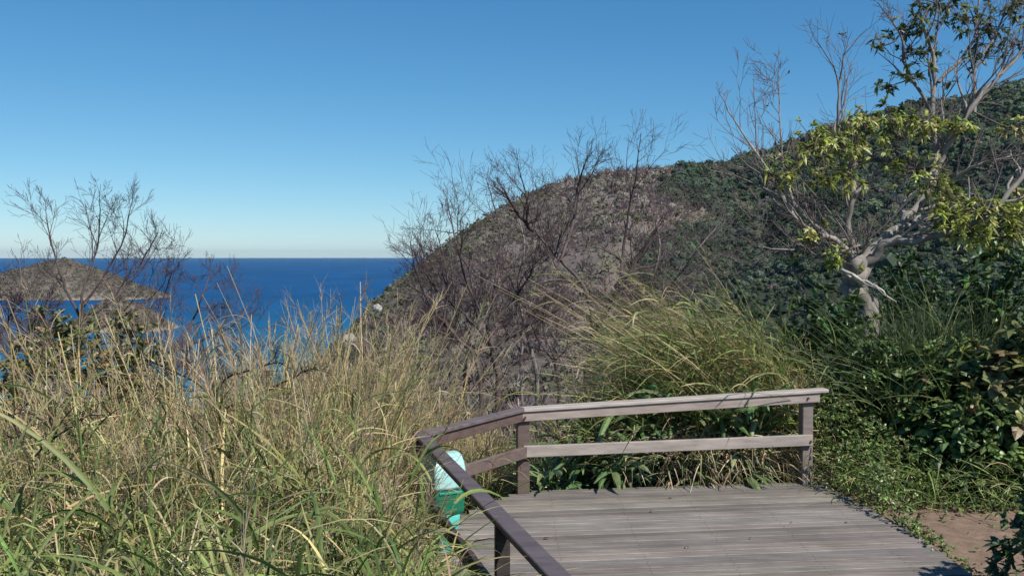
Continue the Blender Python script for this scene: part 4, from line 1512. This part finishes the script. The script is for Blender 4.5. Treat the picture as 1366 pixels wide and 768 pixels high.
# ------------------------------------------------------------------ low ground cover right of the deck
mb = MB()
n_ = 12000
y = rng.uniform(6.2, 10.2, n_)
x = rng.uniform(2.9, 6.6, n_)
heap = .05 + .34 * np.exp(-((x - 3.15 - .12 * (y - 8)) / .40) ** 2) * sst(7.5, 8.9, y) + .45 * sst(8.75, 9.5, y + .2 * fbm(x * 1.5, y * 1.5, 3)) + .10 * np.exp(-((x - 3.22) / .12) ** 2) * sst(6.6, 7.6, y)
dirt = (x > 3.32) & (y < 8.75 + .9 * fbm(x * 1.3, y * 1.3, 3)) & (x < 6.2)
keep = ~dirt | (rng.random(n_) < .02)
keep &= ~((x < 3.27) & (y < 7.2) & (rng.random(n_) < .8))
keep &= x > 2.97 + .2 * np.clip((9.4 - y) / 1.5, 0, 1) - .02
x, y, heap = x[keep], y[keep], heap[keep]
pts = np.stack([x, y, gz(x, y) + heap * rng.random(len(x)) ** .7], -1)
dirs = np.tile((0, -.1, 1.), (len(x), 1)) + rng.normal(size=(len(x), 3)) * .4
rosettes(mb, pts, dirs, 6, .042, .019, [(.15, .22, .06), (.19, .26, .075), (.11, .165, .05), (.25, .28, .11), (.22, .17, .09)], [3, 3, 3, 1, .4], amt=.25, droop=.3)
x, y = rng.uniform(3.0, 5.5, 2200), rng.uniform(8.7, 10.4, 2200)
tangle(mb, x, y, .42, .4, .010, GREEN + STRAW[:1], [3, 3, 2, 3, .6], flat=.3)
tag(mb.build('ground_cover', M['leaf']), 'low bright green weeds creeping along the right edge of the deck', 'weeds', kind='stuff')

# pebbles and crumbs of leaf on the dirt
mb = MB()
n_ = 500
x, y = rng.uniform(3.2, 6, n_), rng.uniform(5.5, 9, n_)
scatter(mb, ico_protos[:3], np.stack([x, y, gz(x, y)], -1), rng.lognormal(math.log(.0045), .6, n_), jit([(.25, .19, .15), (.16, .12, .09)], n_, .2), tri=True)
tag(mb.build('gravel', M['rock']), 'small crumbs of stone on the bare dirt beside the deck', 'gravel', kind='stuff')

mb = MB()
n_ = 420
x, y = rng.uniform(3.1, 6.2, n_), rng.uniform(6.3, 9.2, n_)
k_ = (rng.random(n_) < .25) | (y > 8.5) | (x < 3.5)
x, y = x[k_], y[k_]
n_ = len(x)
a = rng.uniform(0, 6.283, n_)
ribbon(mb, np.stack([x, y, gz(x, y) + .008], -1), np.stack([np.cos(a), np.sin(a), rng.uniform(.1, .4, n_)], -1), rng.uniform(.02, .055, n_), np.tile((0, 0, -.25), (n_, 1)), rng.uniform(.01, .024, n_), 3, jit([(.22, .13, .08), (.14, .085, .055), (.30, .22, .13)], n_, .2), prof_leaf, .2, fold=.4)
tag(mb.build('leaf_litter', M['leaf']), 'brown leaf litter strewn over the bare dirt beside the deck', 'leaf litter', kind='stuff')

# dry leaves lying on the deck
mb = MB()
ribbon(mb, np.array([(0, 0, 0.)]), np.array([(1, 0, .35)]), np.array([.075]), np.array([(0, 0, -.2)]), np.array([.04]), 5, np.array([(.13, .065, .04)]), prof_leaf, .1, fold=.6)
lf = mb.build('dry_leaf', M['leaf'])
for k, (px, py) in enumerate([(725, 722), (872, 686), (898, 667), (1002, 721), (1130, 700), (915, 735), (1060, 700)]):
    o = lf if k == 0 else lf.copy()
    if k: COL.objects.link(o)
    dd = 2.2 * F / (py - 341)
    o.location = ((px - 683) / F * dd, dd, .006)
    o.rotation_euler = (RD.uniform(-.3, .3), 0, RD.uniform(0, 6.28))
    s_ = RD.uniform(.4, .75)
    o.scale = (s_, s_, s_)
    tag(o, 'small dry brown leaf lying on the grey deck boards', 'leaf', 'dry leaves scattered on the deck')

# ------------------------------------------------------------------ thin sea air
zt = 215.0
hz_, lo = 42600.0, SEA - 30
mb = MB()
mb.add([(sx_ * hz_, sy_ * hz_, z_) for z_ in (lo, zt) for sx_, sy_ in ((-1, -1), (1, -1), (1, 1), (-1, 1))],
       [(0, 3, 2, 1), (4, 5, 6, 7), (0, 1, 5, 4), (1, 2, 6, 5), (2, 3, 7, 6), (3, 0, 4, 7)])
m, nt, out = newmat('sea_air')
pv = nt.nodes.new('ShaderNodeVolumePrincipled')
pv.inputs['Color'].default_value = (.62, .86, 1.0, 1)
pv.inputs['Density'].default_value = 1.4e-5
pv.inputs['Anisotropy'].default_value = .2
nt.links.new(pv.outputs[0], out.inputs['Volume'])
tag(mb.build('haze', m), kind='stuff')
